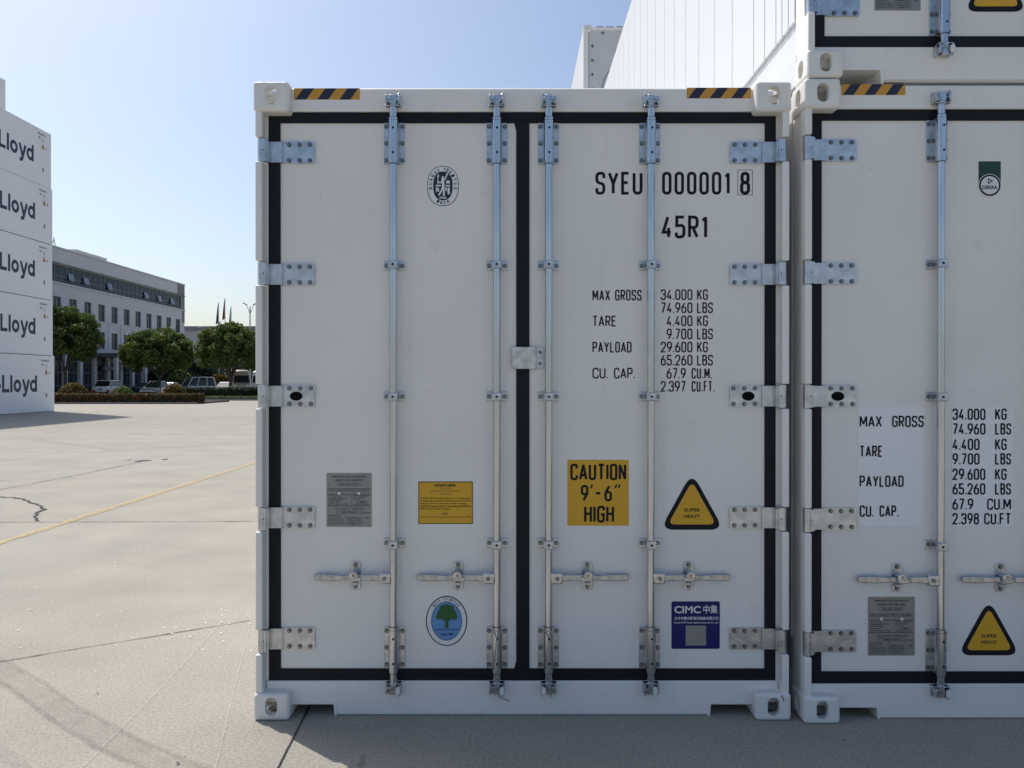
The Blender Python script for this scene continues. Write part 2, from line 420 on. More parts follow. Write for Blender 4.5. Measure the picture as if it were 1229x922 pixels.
def specks(name, n, gen, smin, smax, m, z):
    mb = MB()
    for i in range(n):
        x, y = gen(); s = random.uniform(smin, smax); a0 = random.random() * 6.28; k = random.choice((4, 5, 6)); e = random.uniform(.35, 1)
        vs = []
        for j in range(k):
            a = 2 * math.pi * j / k; r = s * random.uniform(.5, 1); u, v = r * math.cos(a), r * math.sin(a) * e
            vs.append((x + u * math.cos(a0) - v * math.sin(a0), y + u * math.sin(a0) + v * math.cos(a0), z + random.uniform(0, .002)))
        mb.add(vs, [tuple(range(k))])
    o = put(name, mb.mesh(name, m), ground); o['kind'] = 'stuff'; return o
def gauss(c, s):
    return lambda: (random.gauss(c[0], s[0]), random.gauss(c[1], s[1]))
def clusters():
    c = random.choice([(gp(250, 765), .22), (gp(225, 775), .3), (gp(155, 660), .3), (gp(50, 740), .35), (gp(285, 745), .2), (gp(190, 690), .5)])
    return (random.gauss(c[0].x, c[1]), random.gauss(c[0].y, c[1] * .7))
specks('paint_chips', 110, clusters, .003, .013, M_CHIP, .006)
specks('paint_chips', 110, lambda: (random.uniform(-9, 3), random.uniform(2.4, 14)), .003, .009, M_CHIP, .006)
specks('dark_specks', 260, lambda: (random.uniform(-9, 4), random.uniform(2.2, 14)), .003, .014, M_SPOT, .006)
specks('dark_specks', 6, gauss(gp(172, 554), (.15, .3)), .08, .2, M_SPOT, .006)

# ------------------------------------------------------------------ the door end of a refrigerated container
Y0 = 3.61                                   # front plane of the lettered container
OX = (627 - CX) * Y0 / F                    # its centre line
def P(px, py, yd, y0=Y0, ox=OX, zb=0.0):
    """photo pixel -> container-local (x, z) on the vertical plane yd behind the container's front"""
    D = y0 + yd
    return ((px - CX) * D / F - ox, CH + (HZ - py) * D / F - zb)
CW, CHT, CL = 2.438, 2.896, 12.19
YD = .080            # door skin
YG = .073            # gasket
YH = .062            # header and sill face
ZR = P(0, 866, 0)[1]
def px_x(px, yd): return P(px, 0, yd)[0]
def px_z(py, yd): return P(0, py, yd)[1]

def boolean_cut(me, cutters):
    o = bpy.data.objects.new('tmp', me); COL.objects.link(o); cs = []
    for c in cutters:
        co = bpy.data.objects.new('cut', c); COL.objects.link(co); cs.append(co)
        md = o.modifiers.new('b', 'BOOLEAN'); md.operation = 'DIFFERENCE'; md.object = co; md.solver = 'EXACT'
    dg = bpy.context.evaluated_depsgraph_get(); dg.update()
    res = bpy.data.meshes.new_from_object(o.evaluated_get(dg))
    for x in cs + [o]: bpy.data.objects.remove(x)
    return res
def make_casting(top):
    w, d, h = .162, .178, .135 if top else .122
    b = MB().box(0, w, 0, d, 0, h).mesh('corner_casting', M_CAST, bevel=.016, seg=6)
    inner = MB().box(.026, w - .022, .028, d - .022, .024, h - .026).mesh('c', M_CAST)
    zc = h * .52
    front = MB().prism_y(rrect(.054, .108, zc - .042, zc + .042, .0265, 6), -.05, .06).mesh('c', M_CAST)
    side = MB().prism_x(rrect(.058, .122, zc - .04, zc + .04, .031, 6), -.05, .05).mesh('c', M_CAST)
    cap = MB().cyl((.084, .09, h * .5 if top else -.05), (.084, .09, h + .05 if top else h * .5), .042, 20).mesh('c', M_CAST)
    me = boolean_cut(b, [inner, front, side, cap])
    me.materials.clear(); me.materials.append(M_CAST); me.name = 'corner_casting'
    for p in me.polygons: p.material_index = 0; p.use_smooth = False
    return me
CAST_T = make_casting(True); CAST_B = make_casting(False)

HINGE_PY = (184, 330, 475.5, 621, 766)
RODS = (472.3, 596.3, 658.5, 781)
def bolt_mesh(): 
    mb = MB().cyl((0, 0, 0), (0, -.0035, 0), .0108, 14).cyl((0, -.0035, 0), (0, -.0095, 0), .0078, 6, .0072)
    return mb.mesh('bolt', M_BOLT, smooth=30)
def hinge_mesh(hole):
    # local: pin at x=0, plate reaches to +x; y is measured from the door skin (negative = proud)
    hw = .0505
    mb = MB()
    p0, p1 = .092, .243
    if hole:
        # plate with an oval opening: ring of quads around the hole
        out = []; inn = ellipse(.160, 0, .0185, .0135, 24); n = 24
        for (ix, iz) in inn:
            dx, dz = ix - .160, iz; cxm = (p1 - .160) if dx > 0 else (.160 - p0)
            s = min(cxm / abs(dx) if abs(dx) > 1e-6 else 1e9, hw / abs(dz) if abs(dz) > 1e-6 else 1e9)
            out.append((.160 + dx * s, dz * s))
        vs = [(x, -.009, z) for x, z in out] + [(x, -.009, z) for x, z in inn] + [(x, -.002, z) for x, z in inn]
        fs = [(i, (i+1) % n, n+(i+1) % n, n+i) for i in range(n)] + [(n+i, n+(i+1) % n, 2*n+(i+1) % n, 2*n+i) for i in range(n)]
        mb.add(vs, fs)
        for (a, b, c, d) in ((p0, p1, -hw, -hw), (p0, p1, hw, hw)):
            mb.add([(a, -.009, c), (b, -.009, c), (b, 0, c), (a, 0, c)], [(0, 1, 2, 3)])
        mb.add([(p1, -.009, -hw), (p1, -.009, hw), (p1, 0, hw), (p1, 0, -hw)], [(0, 1, 2, 3)])
        mb.add([(p0, -.009, -hw), (p0, -.009, hw), (p0, 0, hw), (p0, 0, -hw)], [(0, 1, 2, 3)])
        for (cx, cz) in ((p0, -hw), (p1, -hw), (p1, hw), (p0, hw)):     # corners cut off by the radial ring
            near = sorted(out, key=lambda q: (q[0]-cx)**2 + (q[1]-cz)**2)[:2]
            if all(abs(q[0]-cx) + abs(q[1]-cz) > 1e-4 for q in near):
                mb.add([(near[0][0], -.009, near[0][1]), (cx, -.009, cz), (near[1][0], -.009, near[1][1])], [(0, 1, 2)])
    else:
        mb.prism_y(rrect(p0, p1, -hw, hw, .008, 3), -.009, 0)
    # strap stepping forward to the pin
    mb.prism_x([(0, 0)] * 0 or [(-.006, -hw + .003), (-.006, hw - .003), (-.0155, hw - .003), (-.0155, -hw + .003)], .030, p0 + .004)
    mb.prism_y([(.026, -hw + .003), (.040, -hw + .003), (.040, hw - .003), (.026, hw - .003)], -.045, -.006)
    return mb.mesh('hinge', M_GALV, smooth=30)
def pin_mesh():
    mb = MB().cyl((.009, -.038, -.0515), (.009, -.038, .0515), .018, 18).box(.005, .032, -.052, -.026, -.049, .049)
    return mb.mesh('hinge_knuckle', M_GALV, smooth=30)
def guide_mesh():       # long rod guide; origin on rod axis at plate centre, y from the door skin
    hh = .097
    mb = MB()
    for s in (-1, 1): mb.prism_y(rrect(min(s*.019, s*.048), max(s*.019, s*.048), -hh, hh, .004, 2), -.006, 0)
    for s in (-1, 1): mb.box(min(s*.019, s*.0235), max(s*.019, s*.0235), -.040, -.0005, -hh + .004, hh - .004)
    vs = []; n = 11
    return mb.mesh('rod_guide', M_GALV, bevel=.0015, seg=1)
def sleeve_mesh():
    mb = MB(); hh = .094; n = 16
    outer = [(.0232 * math.cos(a), -.040 - .0232 * math.sin(a)) for a in [math.pi * i / n for i in range(n + 1)]]
    outer = [(.0232, -.012)] + outer + [(-.0232, -.012)]
    k = len(outer)
    vs = [(x, y, -hh) for x, y in outer] + [(x, y, hh) for x, y in outer]
    mb.add(vs, [(i, i+1, k+i+1, k+i) for i in range(k - 1)] + [tuple(range(k)), tuple(range(k, 2*k))])
    mb.cyl((0, -.040, -hh - .008), (0, -.040, -hh + .001), .0212, 18).cyl((0, -.040, hh - .001), (0, -.040, hh + .012), .0222, 18)
    return mb.mesh('sleeve', M_ROD, smooth=32)
def sleeve_hole_mesh():
    return MB().cyl((0, -.0625, 0), (0, -.0645, 0), .0052, 12).mesh('sleeve_hole', M_DARK)
def clamp_mesh():
    mb = MB()
    for s in (-1, 1): mb.prism_y(rrect(min(s*.02, s*.05), max(s*.02, s*.05), -.022, .022, .004, 2), -.007, 0)
    mb.box(-.022, .022, -.064, -.0005, -.019, .019)
    return mb.mesh('rod_clamp', M_GALV, bevel=.003, seg=2)
def clamp_hole(): return MB().cyl((0, -.0641, 0), (0, -.0655, 0), .0055, 12).mesh('clamp_hole', M_DARK)
def cam_mesh(up):
    s = 1 if up else -1
    mb = MB().cyl((0, -.040, -s*.012), (0, -.040, s*.006), .021, 18)
    mb.box(-.016, .016, -.056, -.024, min(0, s*.044), max(0, s*.044))
    mb.cyl((-.030, -.042, s*.024), (.026, -.042, s*.024), .010, 10)
    mb.prism_y([(-.030, s*.006), (.004, s*.004), (.004, s*.016), (-.026, s*.016)] if up else [(-.026, s*.016), (.004, s*.016), (.004, s*.004), (-.030, s*.006)], -.062, -.030)
    mb.cyl((.018, -.052, s*.040), (.034, -.058, s*.046), .006, 8)
    return mb.mesh('rod_cam', M_ZINC, bevel=.002, seg=1)
def keeper_mesh(up):
    s = 1 if up else -1
    mb = MB()
    mb.box(-.036, .036, -.0335, -.0165, -.006 if up else -.046, .046 if up else .006)
    for x in (-.033, .026): mb.box(x, x + .009, -.066, -.032, -.002 if up else -.038, .038 if up else .002)
    mb.box(-.034, .034, -.060, -.034, min(-s*.004, -s*.010), max(-s*.004, -s*.010))
    return mb.mesh('cam_keeper', M_ZINC, bevel=.0025, seg=2)
def keeper_pad(up):
    s = 1 if up else -1
    mb = MB().prism_y(ellipse(.020, s*.022, .0105, .019, 16), -.074, -.060)
    return mb.mesh('nylon_pad', M_NYLON, bevel=.002, seg=1)
def handle_mesh():      # hub on the rod at x=0, lever reaching to +x
    mb = MB()
    sec = lambda x, h, y, t, dz=0: [(x, y - t, -h + dz), (x, y + t, -h + dz), (x, y + t, h + dz), (x, y - t, h + dz)]
    mb.loft([sec(.052, .017, -.046, .006), sec(.075, .015, -.040, .006), sec(.125, .014, -.032, .0055), sec(.165, .011, -.040, .0055, .003), sec(.205, .012, -.034, .006),
             sec(.255, .013, -.026, .007, -.002), sec(.268, .0165, -.024, .0085, -.002), sec(.345, .0145, -.022, .0085, -.001), sec(.352, .011, -.022, .007, -.001)])
    return mb.mesh('door_handle', M_HANDLE, bevel=.0035, seg=2)
def hub_mesh():
    mb = MB().box(.010, .060, -.058, -.030, -.025, .025)
    return mb.mesh('handle_hub', M_ZINC, bevel=.005, seg=2)
def hub_rivet(): return MB().cyl((.038, -.058, 0), (.038, -.063, 0), .009, 14).mesh('rivet', M_BOLT, smooth=30)
def catch_mesh():
    mb = MB().prism_y(rrect(-.024, .024, -.066, .066, .014, 4), -.006, 0)
    mb.box(-.013, .013, -.030, -.0055, -.040, -.026)
    return mb.mesh('handle_catch', M_GALV, bevel=.002, seg=1)
def latch_mesh():
    mb = MB()
    mb.cyl((0, -.006, .012), (0, -.060, .012), .011, 12)
    mb.prism_y([(-.025, .000), (.023, .000), (.017, .022), (.006, .031), (-.010, .029), (-.020, .018)], -.060, -.050)
    mb.prism_y([(-.034, -.012), (-.004, -.018), (.018, -.012), (.024, .002), (-.034, .004)], -.056, -.044)
    return mb.mesh('catch_latch', M_ZINC, bevel=.003, seg=2)

def hazard(parent, x0, x1, z0, z1, y):
    o = put('hazard_tape', film([(x0, z0), (x1, z0), (x1, z1), (x0, z1)], y, M_ORANGE, 'hazard_tape'), parent)
    w = x1 - x0; h = z1 - z0
    for k in range(3):
        a = x0 + w * (.02 + .335 * k)
        bw = w * .185; sh = w * .125
        q = [(a, z0), (a + bw - w*.02, z0), (a + bw + sh - w*.02, z1), (a + sh, z1)]
        put('tape_stripe', flat(q, y - .0012, M_NAVY, 'tape_stripe'), o)

def triangle_sign(parent, ax, az, hw, h, y):
    def tri(s, r):
        cx, cz = ax, az - h * .62
        pts = [(ax, az), (ax - hw, az - h), (ax + hw, az - h)]
        pts = [(cx + (x - cx) * s, cz + (z - cz) * s) for x, z in pts]
        q = rpoly([p for p in pts], r, True)
        q = [(v.x, v.y) for v in q]
        return q if sum((q[i][0]*q[(i+1) % len(q)][1] - q[(i+1) % len(q)][0]*q[i][1]) for i in range(len(q))) > 0 else q[::-1]
    o = put('warning_sign', film(tri(1.23, .035), y, M_INK, 'warning_sign'), parent)
    put('sign_face', flat(tri(.93, .018), y - .0014, M_YELLOW, 'sign_face'), o)
    lz = az - h * .70
    put('lettering', font_mesh('SUPER', ax - hw*.31, ax + hw*.31, lz, lz + h*.075, y - .002, M_INK, .02), o)
    put('lettering', font_mesh('HEAVY', ax - hw*.31, ax + hw*.31, lz - h*.135, lz - h*.06, y - .002, M_INK, .02), o)

def data_plate(parent, x0, x1, z0, z1, y):
    o = put('data_plate', MB().prism_y(rrect(x0, x1, z0, z1, .002, 1), y - .002, y).mesh('data_plate', M_PLATE), parent)
    w = x1 - x0; h = z1 - z0; yy = y - .0026
    X = lambda f: x0 + w * f; Z = lambda f: z1 - h * f
    def line(f0, f1, g0, g1): put('plate_rule', flat([(X(f0), Z(g1)), (X(f1), Z(g1)), (X(f1), Z(g0)), (X(f0), Z(g0))], yy, M_PLATE_INK, 'plate_rule'), o)
    T = lambda s, f0, f1, g0, g1: put('lettering', font_mesh(s, X(f0), X(f1), Z(g1), Z(g0), yy - .0003, M_PLATE_INK, .012), o)
    T('APPROVED FOR TRANSPORT', .12, .88, .045, .085); T('UNDER CUSTOMS SEAL', .19, .81, .11, .15)
    for a, b, c, d in ((.23, .75, .180, .186), (.23, .75, .228, .234), (.23, .236, .18, .234), (.744, .75, .18, .234)): line(a, b, c, d)
    T('GB/C 6801 52/2021', .29, .70, .192, .22)
    for gy in (.285, .335, .385, .40, .60, .612): line(.02, .98, gy, gy + .006)
    T('TYPE SG-12 MANUFACTURERS No. SYEU 0000018', .04, .93, .298, .322)
    line(.55, .556, .40, .60)
    for k, (gy, e) in enumerate(((.415, .30), (.452, .45), (.489, .34), (.526, .28), (.563, .48))):
        T(('TYPE', 'MAXIMUM OPERATING', 'GROSS MASS', 'TARE KG', 'DATE OF MANUFACTURE')[k], .04, e, gy, gy + .024)
    for k, gy in enumerate((.412, .447, .482)): T(('TIMBER COMPONENT', 'IM / TREATED', 'DATE')[k], .59, .95 - .1*k, gy, gy + .022)
    T('CIMC', .66, .92, .515, .55); T('REEFER', .60, .95, .565, .588)
    T('CSC SAFETY APPROVAL', .18, .86, .645, .68)
    for a, b, c, d in ((.22, .78, .70, .706), (.22, .78, .748, .754), (.22, .226, .70, .754), (.774, .78, .70, .754)): line(a, b, c, d)
    T('F/BV/7306/21', .32, .70, .712, .74)
    for k, gy in enumerate((.775, .817, .859, .90, .94)):
        T(('DATE MANUFACTURED', 'IDENTIFICATION', 'MAXIMUM GROSS WEIGHT', 'ALLOWABLE STACKING', 'RACKING TEST LOAD')[k], .03, (.32, .30, .39, .41, .39)[k], gy, gy + .024)
        if k: T(('', '34000 KG', '34000 74960', '216000 KG', '15240 KG')[k], .46, .76, gy - .002, gy + .028)
    line(.43, .436, .765, .965); line(.80, .806, .71, .94)
    T('FIRST EXAM', .82, .96, .725, .75); T('2026', .86, .94, .81, .845)
    for f in (.28, .72): put('rivet', MB().cyl((X(f), y - .002, Z(.375)), (X(f), y - .0055, Z(.375)), w * .034, 12).mesh('rivet', M_NYLON), o)

def build_container(label, loc, full=True):
    root = thing('container', label, 'container', loc, 0, 'white refrigerated containers stacked beside each other')
    hw = CW / 2
    # --- corner castings
    for sx in (-1, 1):
        for top in (0, 1):
            me = CAST_T if top else CAST_B
            z = CHT - .135 if top else 0
            put('corner_casting', me, root, (sx * hw, 0, z), scale=(-sx, 1, 1))
            put('corner_casting', me, root, (sx * hw, CL, z), scale=(-sx, -1, 1))
    # --- corner posts: recessed web and a rounded outer cover cut away at each hinge
    hz = sorted(px_z(p, YD) for p in HINGE_PY)
    xg = abs(px_x(322.5, YG))                    # outer edge of the gasket
    for s in (-1, 1):
        me = cached(('web', s), lambda: MB().box(min(s*(xg - .004), s*(hw - .012)), max(s*(xg - .004), s*(hw - .012)), .076, .17, .119, CHT - .132).mesh('post_web', M_WHITE))
        post = put('corner_post', me, root)
        edges = [.112] + [v for z in hz for v in (z - .056, z + .056)] + [CHT - .125]
        for k in range(0, len(edges), 2):
            a, b = edges[k], edges[k + 1]
            me = cached(('cover', s, k), lambda: MB().box(min(s*1.1815, s*1.2125), max(s*1.1815, s*1.2125), .012, .0755, a, b).mesh('post_cover', M_WHITE, bevel=.006, seg=3))
            put('post_cover', me, post)
        me = cached(('postback', s), lambda: MB().box(min(s*1.19, s*1.205), max(s*1.19, s*1.205), .077, .19, .13, CHT - .13).mesh('post_flange', M_WHITE))
        put('post_flange', me, post)
    # --- header, sill
    zt = px_z(105, YH); zh = px_z(134.2, YH)
    xe = hw - .155
    def header():
        prof = [(YH, zh), (YH + .1, zh), (YH + .1, zt), (YH + .012, zt), (YH, zt - .010)]
        return MB().prism_x(prof, -xe, xe).mesh('header', M_WHITE, bevel=.003, seg=2)
    put('header', cached('header', header), root)
    def header_end(s):
        return MB().box(min(s*xe, s*1.168), max(s*xe, s*1.168), YH + .012, YH + .09, zh, zt - .10).mesh('header_end', M_WHITE)
    zs1 = px_z(818, YH); zs0 = px_z(857, YH); zc = px_z(843, YH); xc = abs(px_x(404, YH))
    def sill():
        mb = MB()
        mb.prism_x([(YH, zs0), (YH + .10, zs0), (YH + .10, zs1), (YH + .004, zs1), (YH, zs1 - .004)], -xc, xc)
        for s in (-1, 1):
            mb.prism_x([(YH, zc), (YH + .10, zc), (YH + .10, zs1), (YH + .004, zs1), (YH, zs1 - .004)], min(s*xc, s*1.176), max(s*xc, s*1.176))
        return mb.mesh('sill', M_WHITE, weld=True)
    sl_ = put('sill', cached('sill', sill), root)
    for s in (-1, 1):
        def gus():
            mb = MB()
            mb.prism_y([(s*xc, zc), (s*(xc + .016), zc), (s*(xc + .008), zs0 - .019), (s*xc, zs0 - .019)][::s], YH - .003, YH + .20)
            mb.prism_y([(s*(xc+.012), zc - .010), (s*1.075, zc - .010), (s*1.075, zc + .004), (s*(xc+.012), zc + .004)][::s], YH - .002, YH + .28)
            return mb.mesh('sill_gusset', M_WHITE)
        put('sill_gusset', cached(('gus', s), gus), sl_)
    put('sill_lip', cached('lip', lambda: MB().box(-xc, xc, YH + .006, YH + .05, zs0 - .006, zs0 - .001).mesh('sill_lip', M_WHITE)), sl_)
    # --- gasket (rim, centre strip and the swellings where the strips meet)
    gx0, gx1 = -xg, xg; gz0, gz1 = px_z(819.5, YG), px_z(132.5, YG)
    cxg = px_x(627.5, YG); cw_ = .030
    ix0, ix1 = px_x(336, YD), px_x(918.5, YD); iz0, iz1 = px_z(803.5, YD), px_z(147.5, YD)
    def gasket():
        mb = MB(); y0, y1 = YG, YG + .03
        mb.box(gx0, gx1, y0, y1, iz1 - .004, gz1).box(gx0, gx1, y0, y1, gz0, iz0 + .004)
        mb.box(gx0, ix0 + .004, y0, y1, iz0 + .004, iz1 - .004).box(ix1 - .004, gx1, y0, y1, iz0 + .004, iz1 - .004)
        mb.box(cxg - cw_, cxg + cw_, y0, y1, iz0 + .004, iz1 - .004)
        return mb.mesh('door_gasket', M_GASKET)
    gk = put('door_gasket', cached('gasket', gasket), root)
    def flap(top):
        e = gz1 if top else gz0; s = 1 if top else -1; y = YG - .003
        q = [(cxg - .046, e - s*.05), (cxg + .046, e - s*.05), (cxg + .056, e - s*.004), (cxg + .036, e + s*.0025), (cxg - .048, e + s*.0025)]
        if not top: q = q[::-1]
        return MB().prism_y(q, y, YG + .012).mesh('gasket_flap', M_GASKET)
    def flap2(top):
        z = iz1 if top else iz0; s = -1 if top else 1; y = YD - .0015; c = cxg - .026
        q = [(c - .014, z - s*.004), (c + .004, z - s*.004), (c + .004, z + s*.050), (c - .002, z + s*.044), (c - .010, z + s*.020)]
        if top: q = q[::-1]
        return MB().prism_y(q, y, YG + .01).mesh('gasket_lip', M_GASKET)
    for top in (0, 1):
        put('gasket_flap', cached(('flap', top), lambda: flap(top)), gk)
        put('gasket_lip', cached(('flap2', top), lambda: flap2(top)), gk)
    # --- doors
    dl = put('door', cached('doorL', lambda: MB().prism_y(rrect(ix0, cxg - cw_ + .002, iz0, iz1, .010, 3), YD, .16).mesh('door', M_WHITE, bevel=.003, seg=2)), root)
    dr = put('door', cached('doorR', lambda: MB().prism_y(rrect(cxg + cw_ - .002, ix1, iz0, iz1, .010, 3), YD, .16).mesh('door', M_WHITE, bevel=.003, seg=2)), root)
    # --- hinges
    bm_ = cached('bolt', bolt_mesh)
    for s in (-1, 1):
        for k, z in enumerate(hz):
            h = put('hinge', cached(('hinge', k == 2), lambda: hinge_mesh(k == 2)), root, (s * 1.2005, YD, z), scale=(-s, 1, 1))
            put('hinge_knuckle', cached('pin', pin_mesh), h)
            put('pin_hole', cached('pinhole', lambda: MB().cyl((.019, -.0521, 0), (.019, -.0530, 0), .004, 10).mesh('pin_hole', M_DARK)), h)
            for bx in (.126, .174, .222) if k != 2 else (.126, .176, .226):
                for bz in (-.036, .036): put('bolt', bm_, h, (bx, -.009, bz))
            if k == 2: put('seal_hole', cached('sealhole', lambda: MB().prism_y(ellipse(.158, 0, .029, .021, 20), -.0125, -.0092).mesh('seal_hole', M_DARK, bevel=.001, seg=1)), h)
    # --- locking rods with guides, clamps, cams, keepers, handles
    for i, rp in enumerate(RODS):
        x = px_x(rp, .045)
        rz0, rz1 = px_z(822, .045), px_z(127, .045)
        rod = put('lock_rod', cached('rod', lambda: MB().cyl((0, -.040, rz0), (0, -.040, rz1), .0168, 18).mesh('lock_rod', M_ROD, smooth=30)), root, (x, YD, 0))
        for py in (173, 777):
            gd = put('rod_guide', cached('guide', guide_mesh), root, (x, YD, px_z(py, YD)))
            put('sleeve', cached('sleeve', sleeve_mesh), gd)
            put('collar', cached('collar', lambda: MB().cyl((0, -.040, -.1065), (0, -.040, -.1025), .0186, 18).cyl((0, -.040, .106), (0, -.040, .110), .0186, 18).cyl((0, -.040, .0925), (0, -.040, .0945), .0236, 18).mesh('collar', M_BOLT, smooth=30)), gd)
            for bz in (-.078, 0, .078):
                for sx in (-1, 1): put('bolt', bm_, gd, (sx * .0365, -.006, bz))
            for hz_ in (-.056, .056): put('sleeve_hole', cached('sleevehole', sleeve_hole_mesh), gd, (0.002, 0, hz_))
        for py in (319.5, 476, 651.5):
            cl_ = put('rod_clamp', cached('clamp', clamp_mesh), root, (x, YD, px_z(py, YD)))
            for sx in (-1, 1): put('bolt', bm_, cl_, (sx * .036, -.007, 0))
            put('clamp_hole', cached('clamphole', clamp_hole), cl_)
        m = -1 if i in (2, 3) else 1
        for up in (1, 0):
            z = px_z(127, .045) if up else px_z(821, .045)
            put('rod_cam', cached(('cam', up), lambda: cam_mesh(up)), rod, (0, 0, z), scale=(m, 1, 1))
            kp = put('cam_keeper', cached(('keep', up), lambda: keeper_mesh(up)), root, (x, YD, z), scale=(m, 1, 1))
            if not up: put('nylon_pad', cached(('pad', up), lambda: keeper_pad(up)), kp, (.004 if i != 3 else -.036, 0, 0))
        d = -1 if i < 2 else 1
        hz_ = px_z(693.5, .045)
        hd = put('door_handle', cached('handle', handle_mesh), root, (x, YD, hz_), scale=(d*1.045, 1, 1.0))
        put('handle_hub', cached('hub', hub_mesh), hd); put('rivet', cached('rivet', hub_rivet), hd)
        ct = put('handle_catch', cached('catch', catch_mesh), root, (x + d * .180, YD, hz_ + .002), scale=(d, 1, 1))
        put('catch_latch', cached('latch', latch_mesh), ct)
        for bz in (-.050, .050): put('bolt', bm_, ct, (0, -.006, bz))
    # --- flap across the centre gap
    def cover():
        a, b = px_x(614.5, .07), px_x(643, .07); z0, z1 = px_z(443, .07), px_z(416.5, .07)
        return MB().prism_y(rrect(a, b, z0, z1, .008, 3), YD - .020, YD - .014).box(b - .002, b + .004, YD - .018, YD, z0, z1).mesh('gap_cover', M_ZINC, bevel=.0015, seg=1)
    cv = put('gap_cover', cached('cover', cover), root)
    def cover_base():
        a, b = px_x(643.8, .08), px_x(652.5, .08); z0, z1 = px_z(443, .08), px_z(416.5, .08)
        return MB().box(a, b, YD - .006, YD, z0, z1).mesh('cover_bracket', M_GALV, bevel=.001, seg=1)
    put('cover_bracket', cached('coverb', cover_base), cv)
    for py in (423, 436.5): put('bolt', bm_, cv, (px_x(648.3, .08), YD - .006, px_z(py, .08)), scale=(.8, .8, .8))
    # --- box behind the doors
    def roof(): return MB().box(-hw + .02, hw - .02, .12, CL - .02, CHT - .06, CHT - .016).mesh('roof', M_WHITE_SUN)
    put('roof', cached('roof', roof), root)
    put('floor_frame', cached('floor', lambda: MB().box(-hw + .08, hw - .08, .165, CL - .02, .16, .25).mesh('floor_frame', M_WHITE_SUN)), root)
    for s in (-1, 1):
        def core(): return MB().box(min(s*(hw-.05), s*(hw-.028)), max(s*(hw-.05), s*(hw-.028)), .185, CL - .18, .20, CHT - .05).mesh('side_wall', M_WHITE_SUN)
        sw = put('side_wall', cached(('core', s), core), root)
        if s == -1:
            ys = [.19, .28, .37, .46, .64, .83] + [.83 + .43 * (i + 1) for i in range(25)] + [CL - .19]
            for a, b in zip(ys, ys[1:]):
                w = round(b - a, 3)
                me = cached(('strip', w), lambda: MB().box(-.0275, -.012, .006, w - .006, .335, CHT - .105).mesh('side_panel', M_WHITE_SUN))
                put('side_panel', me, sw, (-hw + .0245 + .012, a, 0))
        def rail():
            mb = MB(); a = s*(hw - .012)
            mb.box(min(a, s*(hw-.03)), max(a, s*(hw-.03)), .178, CL - .178, .030, .17)
            mb.box(min(s*(hw-.034), s*(hw-.026)), max(s*(hw-.034), s*(hw-.026)), .178, CL - .178, .172, .33)
            mb.box(min(a, s*(hw-.03)), max(a, s*(hw-.03)), .178, CL - .178, CHT - .10, CHT - .012)
            return mb.mesh('side_rail', M_WHITE_SUN)
        put('side_rail', cached(('rail', s), rail), sw)
    put('rear_wall', cached('rear', lambda: MB().box(-hw + .03, hw - .03, CL - .06, CL - .012, .06, CHT - .02).mesh('rear_wall', M_WHITE)), root)
    return root, dl, dr

# ---- the lettered container in front
main, dL, dR = build_container('white refrigerated container with SYEU serial lettering and a yellow caution sign', (OX, Y0, 0))
yS = YD - .0010
def lt(door, text, x0, x1, ytop, ybot, t=.15, gap=None, frame=P, y=None, ink=None):
    a, z1 = frame(x0, ytop, YD); b, z0 = frame(x1, ybot, YD)
    return put('lettering', stroke_text(text, a, b, z0, z1, (yS if y is None else y), t, gap, ink), door)
lt(dR, 'SYEU', 714.5, 771, 206.5, 234, .125, .115)
lt(dR, '000001', 794.5, 875.5, 206.5, 234, .125, .13)
lt(dR, '8', 888, 900, 206.5, 234, .14)
def frame_rect(door, x0, x1, y0, y1, w, fr=P, ink=M_INK):
    a, z1 = fr(x0, y0, YD); b, z0 = fr(x1, y1, YD)
    return put('check_digit_frame', ring_mesh([(a, z0), (b, z0), (b, z1), (a, z1)], [(a+w, z0+w), (b-w, z0+w), (b-w, z1-w), (a+w, z1-w)], yS, ink, 'check_digit_frame'), door)
frame_rect(dR, 885, 903, 204, 234.5, .0022)
lt(dR, '45R1', 794, 848.5, 259, 286.5, .13, .115)
for s, x1, y in (('MAX GROSS', 770, 348), ('TARE', 739.5, 379), ('PAYLOAD', 758, 410.3), ('CU.', 729.5, 441.5), ('CAP.', 762, 441.5)):
    lt(dR, s, 736.8 if s == 'CAP.' else 711, x1, y, y + 13, .125, .085)
ROWS = [347.3 + 15.72 * i for i in range(8)]
for k, (s, x0, x1, u, u0, u1) in enumerate((('34.000', 793, 831, 'KG', 836.5, 849.5), ('74.960', 793, 831, 'LBS', 836.5, 855.5), ('4.400', 800, 831, 'KG', 836.5, 849.5),
        ('9.700', 800, 831, 'LBS', 836.5, 855.5), ('29.600', 793, 831, 'KG', 836.5, 849.5), ('65.260', 793, 831, 'LBS', 836.5, 855.5), ('67.9', 800, 823, 'CU.M.', 830, 854.5), ('2.397', 793, 823, 'CU.FT.', 830, 857.5))):
    lt(dR, s, x0, x1, ROWS[k], ROWS[k] + 13, .125, .085); lt(dR, u, u0, u1, ROWS[k], ROWS[k] + 13, .125, .085)
hazard(main, *[f for f in (P(353, 0, YH)[0], P(432, 0, YH)[0], P(0, 120, YH)[1], P(0, 106.5, YH)[1])], YH - .0003)
hazard(main, *[f for f in (P(824, 0, YH)[0], P(901, 0, YH)[0], P(0, 118.5, YH)[1], P(0, 105.8, YH)[1])], YH - .0003)
